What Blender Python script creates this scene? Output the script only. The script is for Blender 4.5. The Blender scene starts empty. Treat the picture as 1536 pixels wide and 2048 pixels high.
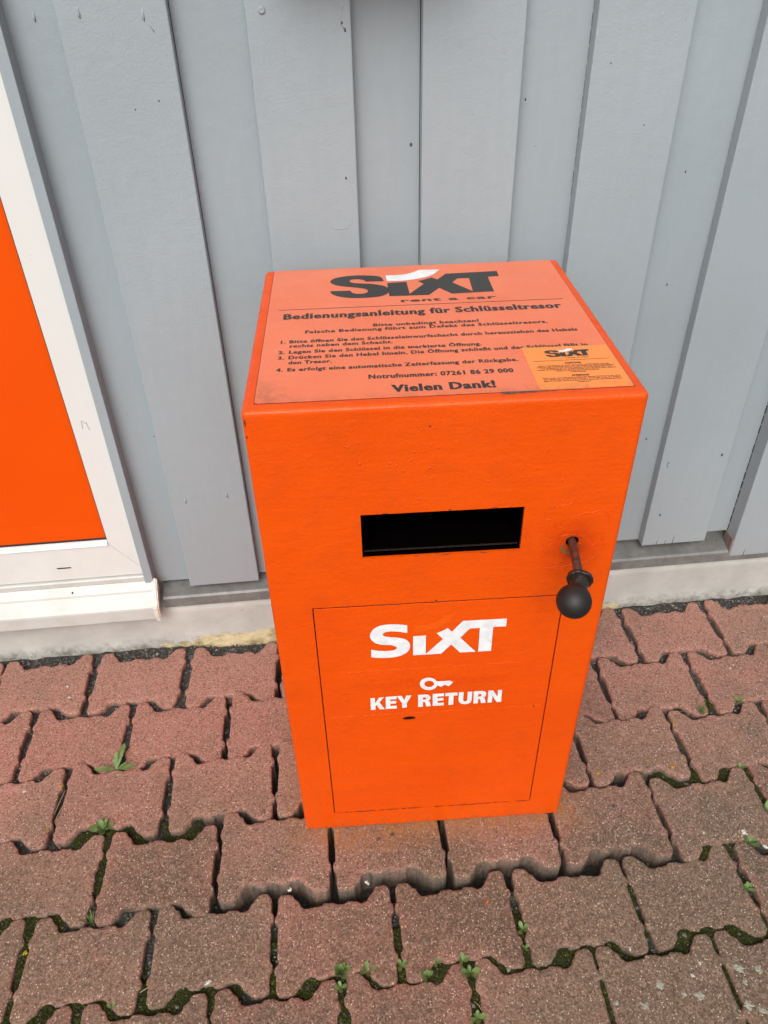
import bpy, bmesh, math, random
import numpy as np
from mathutils import Vector, Matrix, noise
from mathutils.geometry import delaunay_2d_cdt, tessellate_polygon
R = math.radians
scene = bpy.context.scene
COL = scene.collection
rnd = random.Random(7)

# ---------------------------------------------------------------- camera, sky, sun, exposure
cam = bpy.data.cameras.new("camera")
cam.sensor_fit = 'VERTICAL'; cam.sensor_height = 36; cam.sensor_width = 27
cam.lens = 26.868; cam.clip_start = .02; cam.clip_end = 400
camo = bpy.data.objects.new("camera", cam); COL.objects.link(camo)
CAM = Vector((-0.07034, -1.28784, 1.31377))
fwd = Vector((0.0666, 0.7926, -0.6061)); rgt = Vector((0.9948, -0.0995, -0.0208)); upv = Vector((0.0768, 0.6016, 0.7951))
m = Matrix((rgt, upv, -fwd)).transposed().to_4x4(); m.translation = CAM
camo.matrix_world = m
scene.camera = camo

SUN_EL, SUN_AZ = R(46), R(196)     # azimuth measured clockwise from +Y (the wall normal side is -Y)
world = bpy.data.worlds.new("World"); scene.world = world; world.use_nodes = True
wn = world.node_tree; wn.nodes.clear()
wo = wn.nodes.new("ShaderNodeOutputWorld"); wb = wn.nodes.new("ShaderNodeBackground")
ws = wn.nodes.new("ShaderNodeTexSky"); ws.sky_type = 'NISHITA'; ws.sun_disc = False
ws.sun_elevation = SUN_EL; ws.sun_rotation = SUN_AZ; ws.air_density = 1.0; ws.dust_density = 6.0; ws.ozone_density = 1.0
hs = wn.nodes.new("ShaderNodeHueSaturation"); hs.inputs["Saturation"].default_value = .22
wn.links.new(ws.outputs[0], hs.inputs["Color"]); wn.links.new(hs.outputs[0], wb.inputs[0])
wb.inputs[1].default_value = .13
wn.links.new(wb.outputs[0], wo.inputs[0])
sl = bpy.data.lights.new("sun", 'SUN'); sl.energy = 0.9; sl.angle = R(40); sl.color = (1, .965, .92)
so = bpy.data.objects.new("sun", sl); COL.objects.link(so)
sd = Vector((math.sin(SUN_AZ)*math.cos(SUN_EL), math.cos(SUN_AZ)*math.cos(SUN_EL), math.sin(SUN_EL)))
so.rotation_euler = (-sd).to_track_quat('-Z', 'Y').to_euler(); so.location = sd*20
scene.view_settings.view_transform = 'Standard'; scene.view_settings.look = 'None'
scene.view_settings.gamma = 1; scene.view_settings.use_curve_mapping = False
scene.view_settings.exposure = 0.25

# ---------------------------------------------------------------- helpers
def tag(o, label=None, cat=None, group=None, kind=None):
    if label: o['label'] = label
    if cat: o['category'] = cat
    if group: o['group'] = group
    if kind: o['kind'] = kind
    return o
def empty(name, loc=(0, 0, 0), rz=0):
    o = bpy.data.objects.new(name, None); COL.objects.link(o); o.location = loc; o.rotation_euler = (0, 0, rz)
    o.empty_display_size = .05
    return o
def link(name, me, mat=None, parent=None, smooth=False):
    o = bpy.data.objects.new(name, me); COL.objects.link(o)
    if mat is not None:
        for mm in (mat if isinstance(mat, (list, tuple)) else [mat]): me.materials.append(mm)
    if parent is not None: o.parent = parent
    if smooth: me.polygons.foreach_set('use_smooth', [True]*len(me.polygons))
    return o
def from_bm(name, bm, mat=None, parent=None, smooth=False):
    me = bpy.data.meshes.new(name); bm.normal_update(); bm.to_mesh(me); bm.free()
    return link(name, me, mat, parent, smooth)
def pyd(name, v, f, mat=None, parent=None, smooth=False):
    me = bpy.data.meshes.new(name); me.from_pydata([tuple(a) for a in v], [], [tuple(a) for a in f]); me.update()
    return link(name, me, mat, parent, smooth)
def add_box(bm, x0, x1, y0, y1, z0, z1, bev=0, seg=1):
    r = bmesh.ops.create_cube(bm, size=1)
    vs = r['verts']
    for v in vs: v.co = Vector(((x0+x1)/2+v.co.x*(x1-x0), (y0+y1)/2+v.co.y*(y1-y0), (z0+z1)/2+v.co.z*(z1-z0)))
    if bev:
        es = list({e for v in vs for e in v.link_edges})
        bmesh.ops.bevel(bm, geom=es, offset=bev, segments=seg, affect='EDGES', profile=.5)
def box(name, x0, x1, y0, y1, z0, z1, mat, parent=None, bev=0, seg=1):
    bm = bmesh.new(); add_box(bm, x0, x1, y0, y1, z0, z1, bev, seg)
    return from_bm(name, bm, mat, parent)
def prism(name, prof, x0, x1, mat, parent=None):      # profile of (y, z) swept along x
    n = len(prof); v = [(x0, y, z) for y, z in prof]+[(x1, y, z) for y, z in prof]
    f = [(i, (i+1) % n, n+(i+1) % n, n+i) for i in range(n)]+[tuple(range(n-1, -1, -1)), tuple(range(n, 2*n))]
    o = pyd(name, v, f, mat, parent)
    bm = bmesh.new(); bm.from_mesh(o.data); bmesh.ops.recalc_face_normals(bm, faces=bm.faces); bm.to_mesh(o.data); bm.free()
    return o
def tube(bm, pts, rad, seg=8, cap=True):
    rings = []
    pts = [Vector(p) for p in pts]; n = len(pts)
    for i, p in enumerate(pts):
        t = (pts[min(i+1, n-1)]-pts[max(i-1, 0)]).normalized()
        a = t.orthogonal().normalized() if i == 0 else (pa - t*pa.dot(t)).normalized()
        pa = a; b = t.cross(a); r = rad[i] if isinstance(rad, (list, tuple)) else rad
        rings.append([bm.verts.new(p+(a*math.cos(k*2*math.pi/seg)+b*math.sin(k*2*math.pi/seg))*r) for k in range(seg)])
    for i in range(n-1):
        for k in range(seg): bm.faces.new((rings[i][k], rings[i][(k+1) % seg], rings[i+1][(k+1) % seg], rings[i+1][k]))
    if cap: bm.faces.new(rings[0][::-1]); bm.faces.new(rings[-1])
def lathe(bm, prof, origin, axis, seg=32):            # profile (distance along axis, radius)
    ax = Vector(axis).normalized(); a = ax.orthogonal().normalized(); b = ax.cross(a); o = Vector(origin); rings = []
    for d, r in prof:
        rings.append([bm.verts.new(o+ax*d+(a*math.cos(k*2*math.pi/seg)+b*math.sin(k*2*math.pi/seg))*max(r, 1e-5)) for k in range(seg)])
    for i in range(len(prof)-1):
        for k in range(seg): bm.faces.new((rings[i][k], rings[i][(k+1) % seg], rings[i+1][(k+1) % seg], rings[i+1][k]))
    bm.faces.new(rings[0][::-1]); bm.faces.new(rings[-1])

# ---------------------------------------------------------------- material helper
class M:
    def __init__(s, name, base=(.5, .5, .5), rough=.6, spec=.5, metal=0):
        s.m = bpy.data.materials.new(name); s.m.use_nodes = True; s.t = s.m.node_tree
        s.b = s.t.nodes["Principled BSDF"]
        s.b.inputs["Base Color"].default_value = (*base, 1); s.b.inputs["Roughness"].default_value = rough
        s.b.inputs["Specular IOR Level"].default_value = spec; s.b.inputs["Metallic"].default_value = metal
    def n(s, t, **k):
        nd = s.t.nodes.new(t)
        for a, b in k.items(): setattr(nd, a, b)
        return nd
    def l(s, a, b): s.t.links.new(a, b)
    def pos(s, kind='obj', scale=(1, 1, 1)):
        if kind == 'obj': o = s.n("ShaderNodeTexCoord").outputs["Object"]
        else: o = s.n("ShaderNodeNewGeometry").outputs["Position"]
        if scale != (1, 1, 1):
            mp = s.n("ShaderNodeMapping"); mp.inputs["Scale"].default_value = scale; s.l(o, mp.inputs[0]); o = mp.outputs[0]
        return o
    def noise(s, co, scale, detail=3, rough=.5, dist=0):
        nd = s.n("ShaderNodeTexNoise"); nd.inputs["Scale"].default_value = scale; nd.inputs["Detail"].default_value = detail
        nd.inputs["Roughness"].default_value = rough; nd.inputs["Distortion"].default_value = dist
        s.l(co, nd.inputs["Vector"]); return nd.outputs["Fac"]
    def vor(s, co, scale, out="Color", feature='F1', rand=1):
        nd = s.n("ShaderNodeTexVoronoi"); nd.feature = feature; nd.inputs["Scale"].default_value = scale; nd.inputs["Randomness"].default_value = rand
        s.l(co, nd.inputs["Vector"]); return nd.outputs[out]
    def ramp(s, fac, pts):
        nd = s.n("ShaderNodeValToRGB"); cr = nd.color_ramp
        while len(cr.elements) < len(pts): cr.elements.new(.5)
        for e, (p, c) in zip(cr.elements, pts):
            e.position = p; e.color = (c, c, c, 1) if isinstance(c, (int, float)) else (*c, 1)
        s.l(fac, nd.inputs[0]); return nd.outputs[0]
    def mr(s, v, a, b, c=0, d=1):
        nd = s.n("ShaderNodeMapRange"); s.l(v, nd.inputs[0])
        for i, q in enumerate((a, b, c, d)): nd.inputs[i+1].default_value = q
        return nd.outputs[0]
    def math(s, op, a, b=0):
        nd = s.n("ShaderNodeMath"); nd.operation = op
        for i, q in enumerate((a, b)):
            if isinstance(q, (int, float)): nd.inputs[i].default_value = q
            else: s.l(q, nd.inputs[i])
        return nd.outputs[0]
    def mix(s, fac, a, b, mode='MIX'):
        nd = s.n("ShaderNodeMix"); nd.data_type = 'RGBA'; nd.blend_type = mode
        for key, q in ((0, fac), (6, a), (7, b)):
            if isinstance(q, (int, float)): nd.inputs[key].default_value = q
            elif isinstance(q, tuple): nd.inputs[key].default_value = (*q, 1)
            else: s.l(q, nd.inputs[key])
        return nd.outputs[2]
    def color(s, c): s.l(c, s.b.inputs["Base Color"]); return s
    def rough(s, c): s.l(c, s.b.inputs["Roughness"]); return s
    def bump(s, *layers):                              # (height output, distance in metres)
        prev = None
        for h, d in layers:
            nd = s.n("ShaderNodeBump"); nd.inputs["Strength"].default_value = 1; nd.inputs["Distance"].default_value = d
            s.l(h, nd.inputs["Height"])
            if prev is not None: s.l(prev, nd.inputs["Normal"])
            prev = nd.outputs[0]
        s.l(prev, s.b.inputs["Normal"]); return s

# ---- painted grey timber
def grey_timber(name, base, grain, bumpd):
    q = M(name, base, .42, .4); co = q.pos('geo'); st = q.pos('geo', (1, 1, .12))
    n1 = q.noise(co, 2.3, 2); n2 = q.noise(st, 70, 4, .6); n3 = q.noise(co, 300, 2, .5); n4 = q.noise(co, 45, 3)
    c = q.mix(q.mr(n1, .3, .7), tuple(v*.94 for v in base), tuple(v*1.05 for v in base))
    c = q.mix(q.mr(n2, .35, .7, 0, .25), c, tuple(v*.88 for v in base))
    # faint grime specks
    vd = q.vor(co, 21, "Distance"); c = q.mix(q.mr(vd, .018, .03, .35, 0), c, (.12, .12, .12))
    z = q.n("ShaderNodeSeparateXYZ"); q.l(co, z.inputs[0])
    c = q.mix(q.mr(z.outputs[2], .16, .42, .22, 0), c, (.30, .27, .27))  # darker toward the board feet: grime plus low-wall shade put into the paint
    q.color(c); q.rough(q.mr(n4, .3, .7, .36, .52)); q.bump((n4, .0008), (n3, bumpd), (n2, grain)); return q.m
MAT = {}
MAT['grey'] = grey_timber("grey_paint", (.325, .375, .40), .0001, .00045)
MAT['grey_recess'] = grey_timber("grey_paint_recessed", (.31, .36, .385), .00015, .0003)
q = M("bare_wood_edge", (.2, .15, .14), .7); co = q.pos('geo', (1, 1, .1))
q.color(q.ramp(q.noise(co, 120, 4), [(.3, (.17, .125, .12)), (.7, (.27, .20, .18))])); q.bump((q.noise(co, 160, 3), .0006)); MAT['wood'] = q.m
q = M("galvanised_flashing", (.2, .2, .19), .5, .5, .25); co = q.pos('geo')
c = q.ramp(q.noise(co, 26, 5, .65), [(.3, (.15, .15, .14)), (.6, (.22, .22, .21)), (.8, (.31, .31, .29))])
c = q.mix(q.mr(q.vor(co, 210, "Distance"), .12, .2, .5, 0), c, (.5, .5, .46)); q.color(c); q.bump((q.noise(co, 300, 3), .0005)); MAT['flash'] = q.m
q = M("painted_plinth", (.6, .58, .54), .75, .3); co = q.pos('geo')
z = q.n("ShaderNodeSeparateXYZ"); q.l(co, z.inputs[0])
c = q.ramp(q.noise(co, 6, 4, .6), [(.3, (.38, .375, .35)), (.6, (.50, .49, .455)), (.8, (.57, .555, .51))])
d = q.math('MULTIPLY', q.mr(z.outputs[2], 0, .022, 1, 0), q.mr(q.noise(co, 55, 4, .7), .4, .65))
c = q.mix(q.math('MULTIPLY', d, .8), c, (.16, .15, .11))
c = q.mix(q.math('MULTIPLY', q.mr(q.vor(co, 75, "Distance"), .06, .16, 1, 0), q.mr(q.noise(co, 9, 2), .55, .7, 0, .8)), c, (.16, .14, .12))
q.color(c); q.bump((q.noise(co, 90, 4, .6), .0012), (q.noise(co, 14, 3), .002)); MAT['plinth'] = q.m
q = M("white_plastic", (.80, .80, .77), .3, .5); co = q.pos('geo')
z = q.n("ShaderNodeSeparateXYZ"); q.l(co, z.inputs[0])
dirt = q.math('MULTIPLY', q.mr(z.outputs[2], .15, .45, 1, .12), q.mr(q.noise(co, 11, 5, .7), .35, .75))
c = q.mix(q.math('MULTIPLY', dirt, .45), (.70, .705, .68), (.52, .49, .43))
c = q.mix(q.mr(q.vor(co, 60, "Distance"), .03, .05, .5, 0), c, (.2, .19, .17)); q.color(c)
q.rough(q.mr(q.noise(co, 8, 3), .3, .7, .28, .45)); MAT['white'] = q.m
q = M("aged_sill_plastic", (.6, .6, .56), .38); co = q.pos("geo"); q.color(q.mix(q.mr(q.noise(co, 13, 5, .7), .45, .75, 0, .6), (.54, .54, .51), (.43, .41, .36))); q.bump((q.noise(co, 60, 3), .0002)); MAT["sill"] = q.m
q = M("sill_end_cap_plastic", (.70, .65, .58), .4); co = q.pos('geo')
q.color(q.ramp(q.noise(co, 45, 4, .6), [(.35, (.50, .44, .36)), (.55, (.70, .65, .58)), (.8, (.76, .72, .66))])); MAT['cap'] = q.m
q = M("black_gasket", (.02, .02, .02), .6); MAT['gasket'] = q.m
q = M("dark_hole", (.006, .006, .006), .9, .1); MAT['dark'] = q.m
# ---- orange window film
q = M("orange_film", (.88, .085, .004), .16, .3); co = q.pos('geo')
q.color(q.mix(q.mr(q.noise(co, 3, 2), .3, .7), (.73, .072, .0010), (.78, .084, .0012))); q.bump((q.noise(co, 260, 2), .00006), (q.noise(co, 5, 2), .0006)); MAT['film'] = q.m
# ---- orange box paint
def orange(name, a, b, rough, brush=True, chips=0, wear=False):
    q = M(name, a, rough, .28); co = q.pos(); st = q.pos('obj', (.16, 1, 1))
    n1 = q.noise(co, 5, 3); nf = q.noise(co, 230, 3, .6); nb = q.noise(st, 120, 3, .6); nl = q.noise(co, 22, 3, .6)
    vb = q.vor(co, 95, "Distance"); blist = q.mr(vb, 0, .16, 1, 0); msk = q.mr(q.noise(co, 7, 2), .52, .62)
    c = q.mix(q.mr(n1, .3, .7), a, b)
    c = q.mix(q.mr(nl, .52, .75, 0, .30), c, tuple(v*.74 for v in a)); c = q.mix(q.mr(q.noise(st, 9, 4, .6), .45, .75, 0, .30), c, (.67, .056, .0004))
    if chips:
        vc = q.vor(co, 13, "Distance"); c = q.mix(q.mr(q.math('ADD', vc, q.math('MULTIPLY', nf, .02)), .022, .028, 1, 0), c, (.07, .02, .01))
    if wear:                                          # grime rubbed into the lower edge of the face
        z = q.n("ShaderNodeSeparateXYZ"); q.l(co, z.inputs[0])
        g = q.math('MULTIPLY', q.mr(z.outputs[2], 0, .05, 1, 0), q.mr(q.noise(co, 60, 5, .7), .42, .62))
        c = q.mix(q.math('MULTIPLY', g, .45), c, (.40, .10, .02))
    if chips:                                         # rust-brown grime worn in round the lever hole
        mp = q.n("ShaderNodeMapping"); mp.inputs["Location"].default_value = (-.409, 0, -.520); mp.inputs["Scale"].default_value = (1, 0, .8); q.l(co, mp.inputs[0])
        ln = q.n("ShaderNodeVectorMath"); ln.operation = 'LENGTH'; q.l(mp.outputs[0], ln.inputs[0])
        g = q.math('MULTIPLY', q.mr(ln.outputs["Value"], .008, .050, 1, 0), q.mr(q.noise(co, 32, 4, .65), .3, .62, .25, 1)); c = q.mix(q.math('MULTIPLY', g, .85), c, (.46, .030, .0008))
        g = q.math('MULTIPLY', q.mr(ln.outputs["Value"], .010, .020, 1, 0), .6); c = q.mix(g, c, (.30, .04, .006))
    q.color(c); q.rough(q.mr(nl, .3, .7, rough-.06, rough+.1))
    q.bump((nl, .0018), (nb, .0005 if brush else .0002), (nf, .0007), (q.math('MULTIPLY', blist, msk), .0012)); return q.m
MAT['orange'] = orange("orange_gloss_paint", (.72, .072, .0004), (.77, .084, .0006), .36, True, 1, True)
MAT['orange_door'] = orange("orange_door_paint", (.72, .070, .0004), (.77, .081, .0006), .36, True)
MAT['ghost'] = orange("orange_overpaint", (.76, .088, .002), (.78, .095, .002), .42)
MAT['ghost2'] = orange("orange_overpaint_letters", (.70, .066, .0004), (.74, .075, .0006), .42)
q = M("faded_sticker_film", (.80, .19, .085), .34, .55); co = q.pos()
sp = q.n("ShaderNodeSeparateXYZ"); q.l(co, sp.inputs[0])
c = q.mix(q.mr(q.noise(co, 9, 4, .6), .3, .7), (.72, .145, .058), (.78, .185, .082))
c = q.mix(q.mr(q.noise(co, 420, 2), .3, .7, 0, .3), c, (.86, .26, .14))
ed = q.math('MAXIMUM', q.math('MULTIPLY', q.mr(sp.outputs[0], .015, .075, 1, 0), q.mr(sp.outputs[1], .02, .09, 1, 0)),
            q.math('MULTIPLY', q.mr(sp.outputs[1], .016, .034, 1, 0), .55))
ed = q.math('MULTIPLY', ed, q.mr(q.noise(co, 55, 6, .75), .40, .62)); c = q.mix(q.math('MULTIPLY', ed, .75), c, (.24, .08, .045))
c = q.mix(q.mr(q.vor(co, 34, "Distance"), .022, .04, .6, 0), c, (.35, .1, .05))
q.color(c); q.rough(q.mr(q.noise(co, 30, 3), .3, .7, .30, .42)); q.bump((q.noise(co, 500, 2), .00025), (q.noise(co, 18, 3), .0012)); MAT['sticker'] = q.m
q = M("newer_sticker_film", (.90, .27, .05), .3, .5); co = q.pos(); sp = q.n("ShaderNodeSeparateXYZ"); q.l(co, sp.inputs[0])
e = q.math('MULTIPLY', q.mr(sp.outputs[1], .017, .036, 1, 0), q.mr(q.noise(co, 70, 6, .75), .45, .62))
q.color(q.mix(q.math('MULTIPLY', e, .6), (.90, .26, .05), (.25, .11, .05))); q.bump((q.noise(co, 60, 3), .0005)); MAT['sticker2'] = q.m
q = M("black_ink", (.028, .026, .025), .45); MAT['ink'] = q.m
q = M("adhesive_edge_dirt", (.07, .02, .012), .7); MAT['edge'] = q.m
q = M("white_vinyl", (.80, .80, .80), .35); co = q.pos(); q.color(q.mix(q.mr(q.noise(co, 60, 4), .35, .75), (.84, .84, .84), (.66, .66, .68))); q.bump((q.noise(co, 40, 4, .6), .002)); MAT['vinyl'] = q.m
q = M("grey_pencil", (.35, .35, .35), .7); MAT['pencil'] = q.m
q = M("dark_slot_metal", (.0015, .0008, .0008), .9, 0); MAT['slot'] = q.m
q = M("black_knob_plastic", (.011, .0088, .0075), .55, .5); co = q.pos(); q.bump((q.noise(co, 900, 2), .0001)); MAT['knob'] = q.m
q = M("greasy_collar", (.02, .014, .012), .25, .5); co = q.pos(); q.bump((q.noise(co, 160, 4, .6), .002)); MAT['collar'] = q.m
q = M("rusty_rod", (.13, .06, .04), .5, .5, .35); co = q.pos()
q.color(q.ramp(q.noise(co, 120, 5, .65), [(.3, (.035, .02, .016)), (.5, (.085, .036, .024)), (.72, (.15, .062, .038))])); q.bump((q.noise(co, 300, 3), .0005)); MAT['rust'] = q.m
q = M("bare_brass_wear", (.15, .11, .035), .5); MAT['brass'] = q.m
q = M("expanding_foam", (.62, .52, .30), .8, .2); co = q.pos('geo')
q.color(q.ramp(q.noise(co, 35, 5, .65), [(.3, (.22, .18, .10)), (.52, (.48, .40, .23)), (.8, (.56, .48, .31))])); q.bump((q.vor(co, 260, "Distance"), .0012), (q.noise(co, 90, 3), .003)); MAT['foam'] = q.m
# ---- concrete paving stone
q = M("red_concrete_stone", (.3, .13, .1), .85, .25); co = q.pos('geo'); sp = q.n("ShaderNodeSeparateXYZ"); q.l(co, sp.inputs[0])
oi = q.n("ShaderNodeObjectInfo").outputs["Random"]; at = q.n("ShaderNodeAttribute"); at.attribute_name = "wear"; wear = at.outputs["Fac"]
big = q.noise(co, 3.2, 4, .6); mid = q.noise(co, 24, 5, .65); fine = q.noise(co, 300, 4, .7); grit = q.noise(co, 1100, 2, .6)
rosy = q.mix(oi, (.48, .205, .158), (.55, .265, .205)); brown = q.mix(oi, (.155, .112, .074), (.222, .155, .105))
dirt = q.math('ADD', q.mr(sp.outputs[1], -.24, -.64, -.05, .88), q.mr(big, .3, .7, -.40, .45))
dirt = q.math('ADD', dirt, q.mr(sp.outputs[0], .25, .6, 0, .10))
dirt = q.math('ADD', dirt, q.mr(mid, .3, .7, -.18, .18))
dirt = q.math('ADD', dirt, q.math('MULTIPLY', wear, -.25))
dirt = q.math('ADD', dirt, q.math('MULTIPLY', oi, .12)); dn = q.n("ShaderNodeClamp"); q.l(dirt, dn.inputs[0]); dirt = dn.outputs[0]
c = q.mix(dirt, rosy, brown)
c = q.mix(q.mr(fine, .38, .66, .55, 0), c, q.mix(.5, c, (.06, .03, .02)))
c = q.mix(q.mr(fine, .55, .72, 0, .45), c, (.50, .29, .22))
vc = q.n("ShaderNodeTexVoronoi"); vc.inputs["Scale"].default_value = 330; q.l(co, vc.inputs["Vector"])
sc_ = q.n("ShaderNodeSeparateColor"); q.l(vc.outputs["Color"], sc_.inputs[0])
v2 = q.n('ShaderNodeTexVoronoi'); v2.inputs['Scale'].default_value = 400; q.l(co, v2.inputs['Vector']); s2 = q.n('ShaderNodeSeparateColor'); q.l(v2.outputs['Color'], s2.inputs[0])
c = q.mix(q.mr(s2.outputs[0], 0, .5, .72, 0), c, (.075, .052, .036)); c = q.mix(q.mr(s2.outputs[1], .58, 1, 0, .6), c, (.46, .32, .24))
near = q.mr(sp.outputs[1], -.15, -.6, .96, .90)
wh = q.math('MULTIPLY', q.math('GREATER_THAN', sc_.outputs[0], near), q.mr(vc.outputs["Distance"], .22, .42, 1, 0))
c = q.mix(q.math('MULTIPLY', wh, .95), c, (.78, .63, .51))
bk = q.math('MULTIPLY', q.math('GREATER_THAN', sc_.outputs[1], .88), q.mr(vc.outputs["Distance"], .25, .5, 1, 0))
c = q.mix(q.math('MULTIPLY', bk, .55), c, (.07, .05, .045))
# blotchy orange-brown tint over the stones in front of the cabinet
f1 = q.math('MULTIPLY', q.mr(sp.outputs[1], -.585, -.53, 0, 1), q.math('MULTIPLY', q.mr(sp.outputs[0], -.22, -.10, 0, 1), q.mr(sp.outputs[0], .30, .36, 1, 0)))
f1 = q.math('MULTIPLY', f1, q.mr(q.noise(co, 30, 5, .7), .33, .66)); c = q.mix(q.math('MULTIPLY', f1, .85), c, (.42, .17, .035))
# grey algae film on the sides and in the low corners
so2 = q.n('ShaderNodeSeparateXYZ'); q.l(q.pos(), so2.inputs[0])
gl = q.math('MULTIPLY', q.mr(so2.outputs[2], -.003, -.014, 0, 1), q.mr(mid, .35, .6, .35, .9)); strk = q.noise(q.pos('geo', (1, 1, .12)), 190, 3, .6); c = q.mix(gl, c, q.mix(q.mr(strk, .35, .65), (.09, .075, .058), (.20, .155, .125)))
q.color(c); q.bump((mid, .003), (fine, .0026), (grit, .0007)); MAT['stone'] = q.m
# ---- joint filling
q = M("joint_sand", (.06, .055, .05), .95, .1); co = q.pos('geo')
c = q.ramp(q.noise(co, 260, 4, .7), [(.3, (.035, .031, .028)), (.55, (.09, .083, .074)), (.75, (.17, .16, .14))])
sp = q.n('ShaderNodeSeparateXYZ'); q.l(co, sp.inputs[0])
c = q.mix(q.math('MULTIPLY', q.mr(q.noise(co, 14, 3), .42, .55), q.mr(sp.outputs[1], -.6, -.72, 0, 1)), c, (.035, .05, .012)); q.color(c); q.bump((q.noise(co, 300, 4, .7), .006)); MAT['sand'] = q.m
for nm, cc in (('gravel_dark', (.075, .073, .068)), ('gravel_mid', (.15, .142, .128)), ('gravel_pale', (.27, .25, .22)),
               ('moss_dark', (.028, .032, .008)), ('moss_mid', (.048, .055, .011)), ('moss_bright', (.12, .13, .02)), ('lichen_white', (.58, .58, .52)), ('lichen_grey', (.33, .33, .26)),
               ('lichen_orange', (.42, .22, .03)), ('lichen_yellow', (.45, .33, .02)), ('paint_drop', (.85, .16, .03)), ('oil_spot', (.09, .075, .065))):
    q = M(nm, cc, .9, .2); co = q.pos('geo'); q.color(q.mix(q.mr(q.noise(co, 300, 3), .3, .7), tuple(v*.7 for v in cc), tuple(min(1, v*1.2) for v in cc))); MAT[nm] = q.m
def leafm(name, a, b):
    q = M(name, a, .5, .4); co = q.pos('geo'); q.color(q.mix(q.mr(q.noise(co, 90, 3), .3, .7), a, b))
    q.b.inputs["Subsurface Weight"].default_value = 0; return q.m
MAT['leaf'] = leafm("leaf_green", (.075, .14, .035), (.16, .235, .075)); MAT['leaf_dark'] = leafm("leaf_dark_green", (.07, .17, .035), (.14, .25, .06))
MAT['leaf_yellow'] = leafm("leaf_yellowed", (.35, .34, .04), (.25, .30, .05)); MAT['straw'] = leafm("dry_straw", (.35, .29, .16), (.45, .38, .22))
q = M("dark_housing", (.03, .03, .032), .5); MAT['housing'] = q.m
q = M("far_ground_asphalt", (.12, .115, .11), .95, .2); co = q.pos('geo'); q.color(q.ramp(q.noise(co, 60, 4), [(.3, (.10, .095, .09)), (.7, (.17, .16, .15))])); MAT['far'] = q.m

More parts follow.
